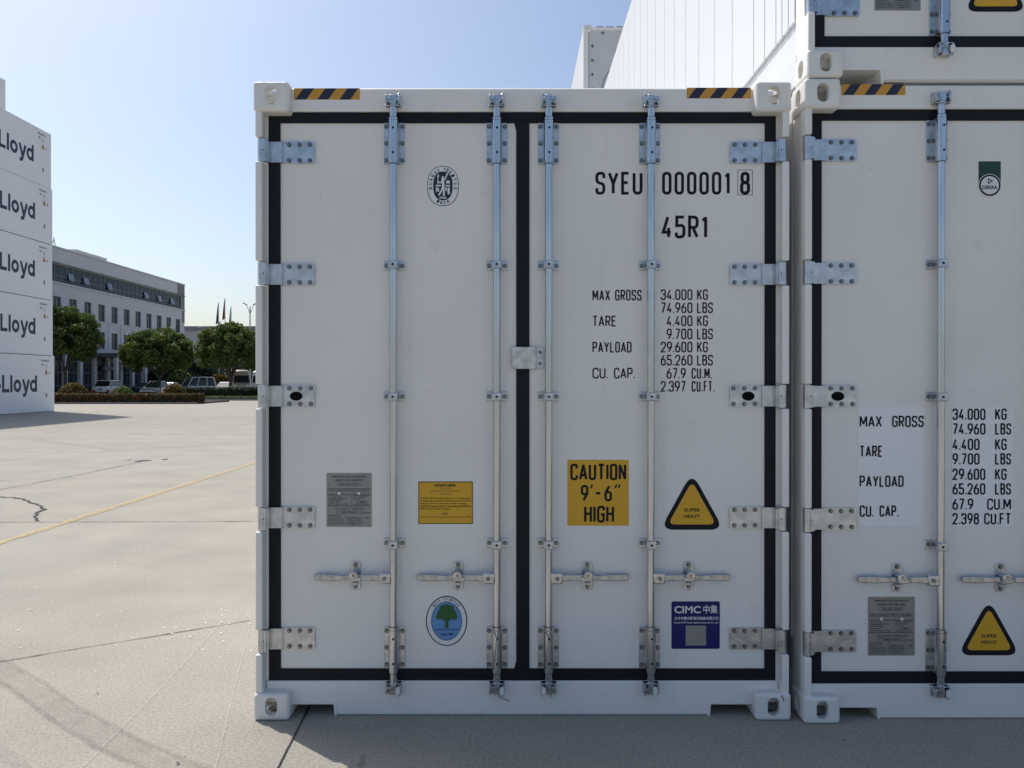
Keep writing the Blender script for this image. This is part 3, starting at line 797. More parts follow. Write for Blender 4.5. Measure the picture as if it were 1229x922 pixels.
# caution sign
a, z1 = P(681, 552, YD); b, z0 = P(754.5, 631, YD)
cs = put('caution_sign', film([(a, z0), (b, z0), (b, z1), (a, z1)], yS + .0003, M_YELLOW, 'caution_sign'), main)
for s, x0, x1, t, bb in (('CAUTION', 684.5, 751.5, 556.5, 576.5), ('9', 697, 706.2, 582, 602), ('6', 725.3, 734.5, 582, 602), ('-', 713.5, 722, 582, 602), ('HIGH', 701, 737, 607, 627.5)):
    lt(cs, s, x0, x1, t, bb, .14, .075, y=yS - .0014)
for x in (708, 737, 741):
    q4 = [P(x + .3, 586, YD), P(x + 2.2, 586, YD), P(x + 4.0, 581.5, YD), P(x + 1.8, 581.5, YD)]
    put('lettering', flat(q4, yS - .0014, M_INK, 'lettering'), cs)
ax, az = P(830.5, 575, YD)
triangle_sign(main, ax, az, 31 * (Y0 + YD) / F, 56 * (Y0 + YD) / F, yS)
# heater notice
a, z1 = P(502, 578, YD); b, z0 = P(567.5, 629, YD)
nt_ = put('heater_notice', film([(a, z0), (b, z0), (b, z1), (a, z1)], yS + .0003, M_YELLOW_B, 'heater_notice'), main)
w = .0045
put('notice_face', flat([(a+w, z0+w), (b-w, z0+w), (b-w, z1-w), (a+w, z1-w)], yS - .0012, M_YELLOW, 'notice_face'), nt_)
def nline(s, x0, x1, y0, y1, ink=M_INK, bold=.01):
    p, q1 = P(x0, y0, YD); q, q0 = P(x1, y1, YD)
    put('lettering', font_mesh(s, p, q, q0, q1, yS - .0018, ink, bold), nt_)
M_BROWN = mat('brown_print', (.24, .12, .015), .5)
nline('ANTISHIFT REEFER', 521, 547, 581, 584.2, M_INK, .03); nline('CAUTION', 528, 541, 585.2, 587.4, M_BROWN, 0)
nline('WARNING: GAS DANGER INSIDE', 516, 553, 588.4, 590.6, M_BROWN, 0); nline('CONTAINER', 527, 542, 592, 594.2, M_BROWN, 0)
for k, (s, e) in enumerate((('DO NOT OPEN cargo doors when unit is in cooling mode,', 565), ('or if cleaning is required. STOP the machine and OPEN', 564.5), ('both air vents for at least 24 h before entering,', 560), ('VENTILATE unit and WAIT 2 minutes before RETURNING', 565), ('both air vents to required setting.', 539))):
    nline(s, 504.7, e, 597 + 3.15 * k, 599.5 + 3.15 * k, M_INK, .012)
nline('NOTE', 531, 537.5, 615.5, 618, M_INK, .01); nline('Always check controller for alarm code and pre-trip before loading', 504.7, 564.5, 619.6, 621.8, M_INK, .006)
# data plate
a, z1 = P(392, 568, YD); b, z0 = P(446, 632.5, YD)
data_plate(main, a, b, z0, z1, YD - .0004)
# classification society oval
cx, cz = P(531.7, 223.5, YD); k = (Y0 + YD) / F
ov = put('society_emblem', film(ellipse(cx, cz, 18.9*k, 24*k, 48, 2.25), yS + .0004, M_INK, 'society_emblem', .0006), main)
put('emblem_band', flat(ellipse(cx, cz, 18.2*k, 23.3*k, 48, 2.25), yS - .0010, M_STLIGHT, 'emblem_band'), ov)
put('emblem_field', flat(ellipse(cx, cz, 11.7*k, 17.3*k, 48, 2.4), yS - .0014, M_NAVY, 'emblem_field'), ov)
for i, c in enumerate('BUREAU VERITAS'):
    if c == ' ': continue
    a = R(188 - 15.1 * i)
    ex, ez = cx + 15.0*k*math.cos(a), cz + 20.3*k*math.sin(a)
    nx, nz = math.cos(a) / 15.0, math.sin(a) / 20.3; ang = math.atan2(nz, nx) - math.pi / 2
    hh = 2.0 * k; wwid = 1.5 * k
    put('lettering', font_mesh(c, ex - wwid, ex + wwid, ez - hh, ez + hh, yS - .0016, M_NAVY, .02, ang=ang), ov)
for i, c in enumerate('1828'):
    a = R(270 + (i - 1.5) * 16)
    ex, ez = cx + 14.5*k*math.cos(a), cz + 20.2*k*math.sin(a); ang = math.atan2(math.sin(a) / 20.2, math.cos(a) / 14.5) + math.pi / 2
    put('lettering', font_mesh(c, ex - 1.4*k, ex + 1.4*k, ez - 1.8*k, ez + 1.8*k, yS - .0016, M_NAVY, .02, ang=ang), ov)
fig = MB()
def fst(pts, t):
    fst.n += 1
    ribbon(fig, [Vector((cx + x*k, cz + z*k)) for x, z in pts], t*k, False, yS - .0018 - .00005*fst.n)
fst.n = 0
fst([(-.2, 8.5), (.1, 3), (.4, -2)], 3.2); fst([(.2, -1), (-2, -6), (-5, -11.5)], 1.9); fst([(.6, -1), (1.2, -7), (1.0, -12)], 2.1)
fst([(.3, 7), (3, 8.5), (4.6, 13)], 1.4); fst([(-.5, 6), (-3.5, 3.5), (-6, 5.5)], 1.3); fst([(-6.2, 1.5), (-6, 13)], .8); fst([(-5.8, 9.5), (-5.6, 13.5)], 1.7)
fst([(-8.6, .2), (-2.6, .2)], 1.7); fst([(3.2, .2), (8.8, .2)], 1.7); fst([(-7.6, -2), (-7.4, -7)], 1.8); fst([(-5.6, -2), (-5.2, -7)], 1.5)
fst([(3.6, -2), (3.8, -6)], 1.5); fst([(6.8, -2), (7, -10)], 2.6); fst([(4.0, 4.6), (8.2, 4.6)], 3.4); fst([(-4.4, -14.6), (4.4, -14.6)], 1.0)
for x in (-2.5, 0, 2.5): fst([(x, -14.4), (x, -12.8)], .9)
put('emblem_figure', fig.mesh('emblem_figure', M_STLIGHT), ov)
put('emblem_figure', flat(ellipse(cx, cz + 9.8*k, 1.5*k, 1.7*k, 12), yS - .0030, M_STLIGHT, 'emblem_figure'), ov)
put('emblem_figure', flat(ellipse(cx + 5*k, cz + 14*k, 1.2*k, 1.2*k, 12), yS - .0030, M_STLIGHT, 'emblem_figure'), ov)
# tree sticker
cx, cz = P(536, 745.5, YD)
ts = put('tree_sticker', film(ellipse(cx, cz, 24.9*k, 30*k, 48), yS + .0004, M_NAVY, 'tree_sticker', .0006), main)
put('sticker_band', flat(ellipse(cx, cz, 23.6*k, 28.7*k, 48), yS - .0008, M_STWHITE, 'sticker_band'), ts)
put('sticker_rim', flat(ellipse(cx, cz, 18.6*k, 23.5*k, 48), yS - .0012, M_NAVY, 'sticker_rim'), ts)
put('sticker_field', flat(ellipse(cx, cz, 17.9*k, 22.8*k, 48), yS - .0016, M_STBLUE, 'sticker_field'), ts)
tr = MB(); nn = 0
for (x, z, r) in ((0, 13.5, 8.2), (-5.5, 9, 6), (6, 9, 6), (-9.2, 5.5, 3.6), (9.4, 5.2, 3.6), (0, 6.5, 7), (-5, 16, 4), (5, 16, 4)):
    nn += 1; q = ellipse(cx + x*k, cz + z*k - .5*k, r*k, r*k*.9, 18); tr.add([(p, yS - .0020 - .0001*nn, s_) for p, s_ in q], [tuple(range(18))])
q = [(-2.3, 4), (-1.7, -3), (-2.0, -6.5), (-4.5, -7.8), (4.5, -7.8), (2.2, -6.5), (1.9, -3), (2.5, 4)]
tr.add([(cx + x*k, yS - .0032, cz + z*k) for x, z in q], [tuple(range(8))])
put('tree_picture', tr.mesh('tree_picture', M_STGREEN), ts)
put('lettering', font_mesh('ENVIRONMENTALLY FRIENDLY CONTAINER', cx - 14.3*k, cx + 14.3*k, cz - 11*k, cz - 9.4*k, yS - .0022, M_NAVY, .03), ts)
put('lettering', font_mesh('CIMC 中集', cx - 7.5*k, cx + 7.5*k, cz - 17.6*k, cz - 14.2*k, yS - .0022, M_NAVY, .03), ts)
for i, c in enumerate('100% CFC-FREE'):
    if c == ' ': continue
    a = R(136 - 7.6 * i); ex, ez = cx + 21*k*math.cos(a), cz + 26.2*k*math.sin(a); ang = math.atan2(math.sin(a)/26.2, math.cos(a)/21) - math.pi/2
    put('lettering', font_mesh(c, ex - .95*k, ex + .95*k, ez - 1.4*k, ez + 1.4*k, yS - .0014, M_NAVY, .01, ang=ang), ts)
# navy maker's sticker
a, z1 = P(806, 722, YD); b, z0 = P(864, 779, YD)
mk = put('maker_sticker', film(rrect(a, b, z0, z1, .008, 3), yS + .0004, M_CIMC, 'maker_sticker'), main)
def ml(s, x0, x1, y0, y1, bold=0):
    p, q1 = P(x0, y0, YD); q, q0 = P(x1, y1, YD); put('lettering', font_mesh(s, p, q, q0, q1, yS - .0014, M_STWHITE, bold), mk)
ml('CIMC', 809.3, 841, 727.4, 736.2, .028); ml('中集', 844, 861.3, 726.3, 736.5, .018)
ml('太仓中集冷藏物流装备有限公司', 809.3, 862, 740.2, 744.3, .02); ml('Taicang CIMC Reefer Logistics Equipment Co., Ltd.', 808.3, 862.3, 746.2, 749, .012)
p, q1 = P(823, 751, YD); q, q0 = P(847.5, 775, YD)
put('blank_patch', flat([(p, q0), (q, q0), (q, q1), (p, q1)], yS - .0012, M_PLATE, 'blank_patch'), mk)
# thin wires looped round two lower guides
for rp, end in ((596.3, [(612, 842.5)]), (658.5, [])):
    pts = []
    for (dx, py, y) in ((-7, 751, .030), (-4.5, 757, .016), (-.5, 766, .014), (-1, 775, .014), (-3.2, 790, .014), (-2.6, 806, .018), (-2.0, 814, .018), (1, 824, .014), (1.5, 833, .030), (4.5, 838, .050)):
        x, z = P(rp + dx, py, y); pts.append((x, y, z))
    for (ex, ey) in end:
        x, z = P(ex, ey, .052); pts.append((x, .054, z))
    wr = put('sealing_wire', MB().tube(pts, .0022, 6).mesh('sealing_wire', M_ROPE, smooth=60), main)
    pts = []
    for (dx, py, y) in ((7, 751, .030), (4.5, 757, .016), (.5, 766, .013)):
        x, z = P(rp + dx, py, y); pts.append((x, y, z))
    put('wire_loop', MB().tube(pts, .0022, 6).mesh('wire_loop', M_ROPE, smooth=60), wr)
p, q1 = P(938, 833, 0); 
put('scuff_mark', MB().prism_y([(p, q1 - .012), (p + .010, q1 - .034), (p + .014, q1 - .030), (p + .005, q1 - .008)], -.0012, .004).mesh('scuff_mark', M_RUST), main)

# ---- the two containers to the right
YR = 3.573; XR = (966 - CX) * YR / F + CW / 2
PR = lambda px, py, yd: P(px, py, yd, YR, XR, 0)
cR, dLR, dRR = build_container('white refrigerated container on the ground with a green oval test badge and pasted weight panels', (XR, YR, 0))
XU, YU = XR + .010, YR - .006
PU = lambda px, py, yd: P(px, py, yd, YU, XU, CHT + .004)
cU, dLU, dRU = build_container('white refrigerated container stacked on top, its panelled sunlit side showing above the lettered container', (XU, YU, CHT + .004))
hazard(cR, PR(1009.5, 0, YH)[0], PR(1086, 0, YH)[0], PR(0, 114.5, YH)[1], PR(0, 101.5, YH)[1], YH - .0003)
for (x0, x1) in ((1030, 1109), (1142, 1215.5)):
    a, z1 = PR(x0, 488, YD); b, z0 = PR(x1, 632, YD)
    pn = put('weight_panel', film([(a, z0), (b, z0), (b, z1), (a, z1)], yS + .0003, M_PANEL, 'weight_panel'), cR)
    kw = dict(frame=PR, y=yS - .0014)
    if x0 == 1030:
        for s, e, y in (('MAX', 1058.3, 499), ('GROSS', 1108.5, 499), ('TARE', 1059, 534.8), ('PAYLOAD', 1084.5, 570.8), ('CU.', 1048.5, 606.6), ('CAP.', 1078.5, 606.6)): lt(pn, s, {'CAP.': 1055.4, 'GROSS': 1070.5}.get(s, 1031.5), e, y, y + 13.8, .14, .075, **kw)
    else:
        for k_, (s, e, u, u0) in enumerate((('34.000', 1182.5, 'KG', 1194), ('74.960', 1182.5, 'LBS', 1194), ('4.400', 1175.5, 'KG', 1194), ('9.700', 1175.5, 'LBS', 1194), ('29.600', 1182.5, 'KG', 1194), ('65.260', 1182.5, 'LBS', 1194), ('67.9', 1168, 'CU.M', 1184.5), ('2.398', 1175, 'CU.FT', 1181))):
            y = (490.4, 508, 526.6, 544, 562.4, 580, 598.3, 615.8)[k_]
            lt(pn, s, 1143, e, y, y + 13.8, .14, .075, **kw); lt(pn, u, u0, 1208 if u == 'KG' else 1213.3, y, y + 13.8, .14, .075, **kw)
a, z1 = PR(1042, 716.5, YD); b, z0 = PR(1098, 787, YD); data_plate(cR, a, b, z0, z1, YD - .0004)
kr = (YR + YD) / F
ax, az = PR(1187, 727, YD); triangle_sign(cR, ax, az, 30.5*kr, 55*kr, yS)
a, z1 = PR(1174, 194, YD); b, z0 = PR(1200.5, 221, YD)
dk = put('test_badge', film([(a, z0), (b, z0), (b, z1), (a, z1)], yS + .0003, M_DKGREEN, 'test_badge'), cR)
cx, cz = PR(1187.2, 222.8, YD)
put('badge_rim', flat(ellipse(cx, cz, 13.6*kr, 13.6*kr, 32), yS - .0014, M_STLIGHT, 'badge_rim'), dk)
put('badge_disc', flat(ellipse(cx, cz, 12.9*kr, 12.9*kr, 32), yS - .0018, M_INK, 'badge_disc'), dk)
put('badge_face', flat(ellipse(cx, cz, 10.8*kr, 10.8*kr, 32), yS - .0022, M_STWHITE, 'badge_face'), dk)
put('lettering', font_mesh('DEKRA', cx - 9*kr, cx + 9*kr, cz - 4.8*kr, cz - .3*kr, yS - .0026, M_INK, .03), dk)
tmb = MB(); ribbon(tmb, [Vector((cx - 1.8*kr, cz + 2.2*kr)), Vector((cx - 1.8*kr, cz + 7.6*kr)), Vector((cx + 3*kr, cz + 4.8*kr))], 1.1*kr, True, yS - .0026)
put('badge_mark', tmb.mesh('badge_mark', M_INK), dk)
a, z1 = PU(1049, -55, YD); b, z0 = PU(1104, 13.3, YD); data_plate(cU, a, b, z0, z1, YD - .0004)
ku = (YU + YD) / F
ax, az = PU(1194, -45, YD); triangle_sign(cU, ax, az, 31*ku, 55*ku, yS)

# ---- machinery end of the stack standing behind
M_FACE = mat('machinery_panel', (.62, .62, .61), .5, var=.06, vscale=3)
M_GREYL = mat('grey_line', (.33, .33, .33), .6)
def reefer_box(label, loc, face, group, length=CL):
    r = thing('container', label, 'container', loc, 0, group); hw = CW / 2
    for sx in (-1, 1):
        for top in (0, 1):
            put('corner_casting', CAST_T if top else CAST_B, r, (sx*hw, 0, CHT - .135 if top else 0), scale=(-sx, 1, 1))
            put('corner_casting', CAST_T if top else CAST_B, r, (sx*hw, length, CHT - .135 if top else 0), scale=(-sx, -1, 1))
    put('shell', cached(('shell', length), lambda: MB().box(-hw + .012, hw - .012, .09, length - .03, .03, CHT - .03).mesh('shell', M_WHITE_SUN)), r)
    for s in (-1, 1):
        put('corner_post', cached(('mpost', s), lambda: MB().box(min(s*(hw-.004), s*(hw-.11)), max(s*(hw-.004), s*(hw-.11)), .006, .088, .121, CHT - .134).mesh('corner_post', M_WHITE, bevel=.01, seg=2)), r)
    if face:
        fp = put('machinery_panel', MB().box(-hw + .125, hw - .125, .05, .089, .08, CHT - .10).mesh('machinery_panel', M_FACE), r)
        bb = MB().cyl((0, 0, 0), (0, -.015, 0), .026, 8).mesh('bolt', M_BOLT)
        for k in range(9):
            for s in (-1, 1): put('bolt', bb, fp, (s*(hw - .19), .05, .2 + k*.285))
        for k in range(5): put('bolt', bb, fp, (-.82 + k*.41, .05, CHT - .15))
        o = ellipse(-.42, 2.32, .16, .20, 24); i_ = ellipse(-.42, 2.32, .135, .175, 24)
        put('fan_ring', ring_mesh(o, i_, .047, M_GREYL, 'fan_ring'), fp)
        o = ellipse(-.35, 1.6, .5, .55, 32); i_ = ellipse(-.35, 1.6, .47, .52, 32)
        put('fan_ring', ring_mesh(o, i_, .047, M_GREYL, 'fan_ring'), fp)
        top = put('header', MB().box(-hw + .165, hw - .165, .02, .088, CHT - .098, CHT - .045).mesh('header', M_WHITE, bevel=.005), r)
        for k in range(6): put('lifting_lug', cached('lug', lambda: MB().box(-.07, .07, 0, .06, 0, .022).mesh('lifting_lug', M_GREYL)), top, (-.88 + .2*k, .03, CHT - .0445))
        put('roof_block', MB().box(-.10, .16, .02, .2, CHT - .03, CHT + .02).mesh('roof_block', M_WHITE, bevel=.01), r, (-.22, 0, 0))
    return r
XB = (699.5 - CX) / F * 16.05 + CW / 2
for lv in range(3):
    reefer_box('white container showing its bolted machinery end, top of the stack behind the sunlit container' if lv == 2 else 'white container hidden at the foot of the stack behind the sunlit container', (XB, 16.0, lv * (CHT + .003)), lv == 2,
               'containers of the stack behind')

# ---- the lettered stack far left
XS = -24.05; YE = 41.8
M_SMALL = mat('small_print', (.10, .10, .11), .6)
M_TRI = mat('orange_print', (.55, .27, .06), .5)
def company_name():
    mb = MB(); t = .165; h = .82; xh = .62; x = 0; z0 = 1.04; k = [0]
    def st(pts, closed=False):
        k[0] += 1
        tmp = MB(); ribbon(tmp, [Vector((a, b)) for a, b in pts], t, closed, 0)
        mb.add([(.004 + .0006 * (k[0] % 3), v[0], z0 + v[2]) for v in tmp.v], tmp.f)
    def bowl(x, w=.43):
        c = x + t/2 + w/2; st([(c + w/2*math.cos(2*math.pi*i/28), xh/2 + (xh - t)/2*math.sin(2*math.pi*i/28)) for i in range(28)], True)
    g = .085
    for c in 'Hapag-Lloyd':
        if c == 'H': st([(x+t/2, 0), (x+t/2, h)]); st([(x+.5+t/2, 0), (x+.5+t/2, h)]); st([(x+t/2, h/2), (x+.5+t/2, h/2)]); x += .5 + t + g
        elif c == 'L': st([(x+t/2, h), (x+t/2, t/2), (x+.53, t/2)]); x += .53 + g
        elif c == 'l': st([(x+t/2, 0), (x+t/2, h)]); x += t + g
        elif c == '-': st([(x, .30), (x+.28, .30)]); x += .28 + g
        elif c == 'y': st([(x+.06, xh), (x+.30, .03)]); st([(x+.54, xh), (x+.26, -.11), (x+.17, -.155), (x+.06, -.15)]); x += .58 + g*.5
        else:
            bowl(x)
            if c == 'd': st([(x+.43+t/2, 0), (x+.43+t/2, h)])
            if c in 'a': st([(x+.43+t/2, 0), (x+.43+t/2, xh)])
            if c == 'g': st([(x+.43+t/2, xh), (x+.43+t/2, -.04), (x+.33, -.16), (x+.08, -.15)])
            if c == 'p': st([(x+t/2, xh), (x+t/2, -.2)])
            x += .43 + t + g
    end = max(v[1] for v in mb.v)
    mb.v = [(v[0], v[1] - end - 1.52, v[2]) for v in mb.v]
    return mb.mesh('lettering', M_BLOGO)
M_WHITE_SHADE = mat('far_white_toned_for_shade', (.83, .83, .82), .45, var=.05, vscale=.6, spec=.4)  # lighter copy of the white, colour raised because this stack's side is shaded
def side_container(label, loc, lettered, group):
    r = thing('container', label, 'container', loc, 0, group)        # origin: far right bottom corner
    put('shell', cached('sshell', lambda: MB().box(-CW, 0, -CL, 0, .018, CHT - .014).mesh('shell', M_WHITE_SHADE)), r)
    for x in (-CW + .08, -.08):
        for y in (-CL + .09, -.09):
            for z in (0, CHT - .06):
                put('corner_casting', cached('simplecast', lambda: MB().box(-.086, .086, -.093, .093, 0, .06).mesh('corner_casting', M_CAST, bevel=.01)), r, (x, y, z))
    put('bottom_rail', cached('brail', lambda: MB().box(-.06, .012, -CL + .19, -.19, .02, .15).mesh('bottom_rail', M_WHITE_SHADE)), r)
    put('top_rail', cached('trail', lambda: MB().box(-.06, .010, -CL + .19, -.19, CHT - .12, CHT - .018).mesh('top_rail', M_WHITE_SHADE)), r)
    if lettered:
        def side_text(body, y0, y1, z0, z1, ink, bold, dx=.004):
            me = font_mesh(body, y0, y1, z0, z1, 0, ink, bold)
            for v in me.vertices: v.co = (dx, v.co.x, v.co.z)
            return me
        put('lettering', cached('hl', company_name), r)
        put('serial_print', cached('sn', lambda: side_text('SYEU 000 121', -1.16, -.50, 2.58, 2.68, M_SMALL, .03)), r)
        put('size_print', cached('sn2', lambda: side_text('45R1', -1.14, -.94, 2.38, 2.47, M_SMALL, .03)), r)
        put('size_print', cached('sn3', lambda: side_text('9 6', -.76, -.68, 2.26, 2.46, M_SMALL, .05)), r)
        put('height_badge', cached('sn4', lambda: MB().add([(.004, -.86, 1.92), (.004, -.58, 1.92), (.004, -.72, 2.22)], [(0, 1, 2)]).mesh('height_badge', M_TRI)), r)
        put('size_print', cached('sn5', lambda: side_text('A', -.77, -.67, 1.95, 2.1, M_SMALL, .05, .007)), r)
        put('size_print', cached('sn6', lambda: side_text('88', -.48, -.40, 1.94, 2.06, M_SMALL, .03)), r)
        put('small_badge', cached('sn7', lambda: MB().add([(.004, -.77, .74), (.004, -.66, .74), (.004, -.66, .96), (.004, -.77, .96)], [(0, 1, 2, 3)]).mesh('small_badge', mat('teal_print', (.08, .16, .17), .6))), r)
    return r
HL = 'white container with navy side lettering, '
for lv, (t, dx) in enumerate((('standing on the yard under four others', .08), ('second up from the yard in its stack', .0), ('in the middle of its stack of five', -.02), ('second from the top of its stack', -.01), ('on top of its stack of five', -.07))):
    side_container(HL + t, (XS + dx, YE, lv * (CHT + .003)), True, 'lettered containers in the far stack')
for lv in range(6):
    side_container('plain white container on top of the row beyond the lettered stack, rising above it' if lv == 5 else 'plain white container hidden in the row beyond the lettered stack', (XS - 2.58, YE + .2, lv * (CHT + .003)), False, 'containers in the row beyond')

# ------------------------------------------------------------------ office building
M_WALL = mat('render_wall', (.60, .60, .60), .8, var=.08, vscale=.8, bump=.1, bscale=10)
M_WALLD = mat('wall_dark_panel', (.20, .20, .205), .7, var=.05, vscale=1)
M_FRAME = mat('window_frame', (.16, .17, .19), .5)
M_GLASS = mat('window_glass', (.030, .038, .05), .15, spec=.45, var=.4, vscale=.5)
M_GLASSB = mat('strip_glass', (.020, .034, .062), .25, spec=.22, var=.35, vscale=.7)
M_CANOPY = mat('canopy_dark', (.10, .10, .11), .5)
def facade_box(y0, y1, z0, z1, x0=-.35, x1=0.0): return (x0, x1, y0, y1, z0, z1)
BX = -51.0
bd = thing('office_building', 'long grey office building with a ribbon of dark windows along its top floor', 'building', (BX, 0, 0))
wy = [76.6 + 3.235 * i for i in range(15)]
ye = 124.3; yb = 74.0
mb = MB()
bands = [(4.75, 5.65), (7.75, 9.05), (11.15, 12.8), (14.75, 16.55)]
for z0, z1 in bands: mb.box(-.35, 0, yb, ye, z0, z1)
for (z0, z1) in ((5.65, 7.75), (9.05, 11.15)):
    prev = yb
    for y in wy:
        mb.box(-.35, 0, prev, y - .82, z0, z1); prev = y + .82
    mb.box(-.35, 0, prev, ye, z0, z1)
mb.box(-.35, 0, yb, yb + .6, 12.8, 14.75).box(-.35, 0, ye - 1.0, ye, 12.8, 14.75)
mb.box(-18, -.36, yb, ye, 0, 16.0)
put('wall', mb.mesh('wall', M_WALL), bd)
put('end_panel', MB().box(-.3, .03, ye - 2.6, ye + .03, 14.78, 16.58).box(-.3, .03, ye - .9, ye + .03, 10.7, 14.78).mesh('end_panel', M_WALLD), bd)
put('coping', MB().box(-.5, .12, yb, ye + .1, 16.56, 16.72).mesh('coping', M_WALL), bd)
put('roof_block', MB().box(-4, -.55, 94.5, 101.6, 16.0, 17.25).mesh('roof_block', M_WALL, bevel=.02), bd)
an = MB().cyl((-1.2, 91.0, 16), (-1.2, 91.0, 18.1), .03, 6).cyl((-1.2, 90.6, 17.1), (-1.2, 91.0, 17.9), .025, 6).cyl((-1.2, 91.4, 17.1), (-1.2, 91.0, 17.9), .025, 6)
put('roof_aerial', an.mesh('roof_aerial', M_CANOPY), bd)
put('ledge', MB().box(-.1, .14, yb, ye, 12.55, 12.72).mesh('ledge', M_WALL), bd)
put('ledge', MB().box(-.1, .14, yb, ye, 14.80, 14.93).mesh('ledge', M_CANOPY), bd)
def win_frame():
    mb = MB()
    for z in (5.65, 7.67): mb.box(-.24, -.14, -.815, .815, z + .002, z + .078)
    for y in (-.815, -.03, .745): mb.box(-.24, -.14, y, y + .07, 5.73, 7.67)
    mb.box(-.235, -.145, -.745, .745, 7.05, 7.11)
    return mb.mesh('window', M_FRAME)
wf = win_frame(); wp = MB().box(-.22, -.19, -.8, .8, 5.7, 7.7).mesh('pane', M_GLASS)
M_BLIND = mat('blind', (.22, .23, .235), .7)
wsill = MB().box(-.2, .08, -.88, .88, 5.57, 5.645).mesh('sill', M_WALL)
wblind = MB().box(-.30, -.27, -.75, .75, 6.7, 7.68).mesh('blind', M_BLIND)
for dz in (0, 3.4):
    for i, y in enumerate(wy):
        w_ = put('window', wf, bd, (0, y, dz)); put('pane', wp, w_); put('sill', wsill, w_)
for y in [w_ + 1.617 for w_ in wy[::1]]:
    put('pilaster', cached('pil', lambda: MB().box(0, .07, -.10, .10, 4.76, 9.0).mesh('pilaster', M_WALL)), bd, (0, y, 0))
n = 40; sw_ = (ye - 1.0 - yb - .6) / n
sp = MB().box(-.20, -.17, .02, sw_ - .02, 12.83, 14.72).mesh('pane', M_GLASSB)
sb = MB().box(-.22, -.13, -.045, .045, 12.8, 14.75).mesh('mullion', M_FRAME)
st_ = MB().box(-.215, -.135, .045, sw_ - .045, 13.45, 13.52).mesh('transom', M_FRAME)
rb = put('ribbon_window', MB().box(-.23, -.13, yb + .6, ye - 1, 12.80, 12.84).mesh('ribbon_window', M_FRAME), bd)
for i in range(n):
    y = yb + .6 + i * sw_
    put('pane', sp, rb, (0, y, 0)); put('mullion', sb, rb, (0, y, 0)); put('transom', st_, rb, (0, y, 0))
M_SASH = mat('open_sash_glass', (.20, .22, .25), .2, spec=.5)
sash = MB().prism_y([(0, 0), (.20, -.80), (.24, -.78), (.04, .02)], .06, sw_ - .06).mesh('open_sash', M_SASH)
for y in (92.3, 95.6, 101.2, 111.3, 115.5, 119.8):
    put('open_sash', sash, rb, (-.12, y - .5, 14.0))
# ground floor: columns, dark glazing, entrance canopy
for y in [w_ + 1.617 for w_ in wy]:
    put('column', cached('gcol', lambda: MB().box(-.30, .12, -.30, .30, 0, 4.748).mesh('column', M_WALL, bevel=.02)), bd, (0, y, 0))
for y in wy:
    gz = put('glazing', cached('gglz', lambda: MB().box(-.30, -.27, -1.31, 1.31, .1, 4.74).mesh('glazing', M_GLASS)), bd, (0, y, 0))
    for zz in (1.1, 2.6, 3.9): put('glazing_bar', cached(('gb', zz), lambda: MB().box(-.265, -.22, -1.3, 1.3, zz, zz + .07).mesh('glazing_bar', M_FRAME)), gz)
    for yy in (-.45, .42): put('glazing_bar', cached(('gv', yy), lambda: MB().box(-.262, -.225, yy, yy + .06, .1, 4.72).mesh('glazing_bar', M_FRAME)), gz)
cn = put('entrance_canopy', MB().box(.13, 3.2, 96.8, 105.2, 4.55, 5.05).mesh('entrance_canopy', M_CANOPY, bevel=.03), bd)
for y in (97.2, 104.8): put('canopy_post', MB().box(2.6, 3.0, y - .25, y + .25, 0, 4.548).mesh('canopy_post', M_WALL, bevel=.02), cn)
put('door_lintel', MB().box(.13, .5, 99, 103.5, 3.0, 3.5).mesh('door_lintel', M_FRAME), cn)

# second, farther building
b2 = thing('low_building', 'low pale building standing beyond the end of the office building', 'building', (-52, 150, 0))
put('wall', MB().box(-16, 16, 0, 12, 0, 11.2).mesh('wall', mat('far_wall', (.36, .37, .38), .8, var=.05, vscale=.4)), b2)
put('roof_edge', MB().box(-16.3, 16.3, -.4, 12.3, 11.2, 12.0).mesh('roof_edge', M_WALLD), b2)
for i in range(8):
    put('roof_brace', MB().tube([(-16 + i*4, -.5, 11.25), (-14 + i*4, -.5, 11.95)], .08, 5).mesh('roof_brace', M_FRAME), b2)
    put('wall_pier', cached('fp', lambda: MB().box(-.25, .25, -.15, 0, 0, 11.19).mesh('wall_pier', M_WALL)), b2, (-14 + i*4, 0, 0))

# ------------------------------------------------------------------ vegetation
def leaf_mat(name, col, col2, top=None):
    m = bpy.data.materials.new(name); m.use_nodes = True; n = m.node_tree.nodes; l = m.node_tree.links
    b = n['Principled BSDF']; b.inputs['Roughness'].default_value = .5; b.inputs['Specular IOR Level'].default_value = .3
    gi = n.new('ShaderNodeNewGeometry'); r = n.new('ShaderNodeValToRGB'); l.new(gi.outputs['Random Per Island'], r.inputs[0])
    r.color_ramp.elements[0].color = (*col, 1); r.color_ramp.elements[1].color = (*col2, 1)
    if top:
        e = r.color_ramp.elements.new(.80); e.color = (*col2, 1); r.color_ramp.elements[-1].color = (*top, 1)
    l.new(r.outputs[0], b.inputs['Base Color'])
    t = n.new('ShaderNodeBsdfTranslucent'); l.new(r.outputs[0], t.inputs[0])
    ms = n.new('ShaderNodeMixShader'); ms.inputs[0].default_value = .38
    out = n['Material Output']
    l.new(b.outputs[0], ms.inputs[1]); l.new(t.outputs[0], ms.inputs[2]); l.new(ms.outputs[0], out.inputs[0])
    return m
M_LEAF = leaf_mat('tree_leaves', (.052, .092, .018), (.155, .20, .045))
M_LEAFD = leaf_mat('dark_leaves', (.014, .028, .010), (.035, .055, .018))
M_RED = leaf_mat('photinia_leaves', (.03, .045, .014), (.10, .075, .022), (.36, .10, .05))
M_BRONZE = leaf_mat('bronze_leaves', (.05, .05, .012), (.17, .10, .02), (.20, .14, .03))
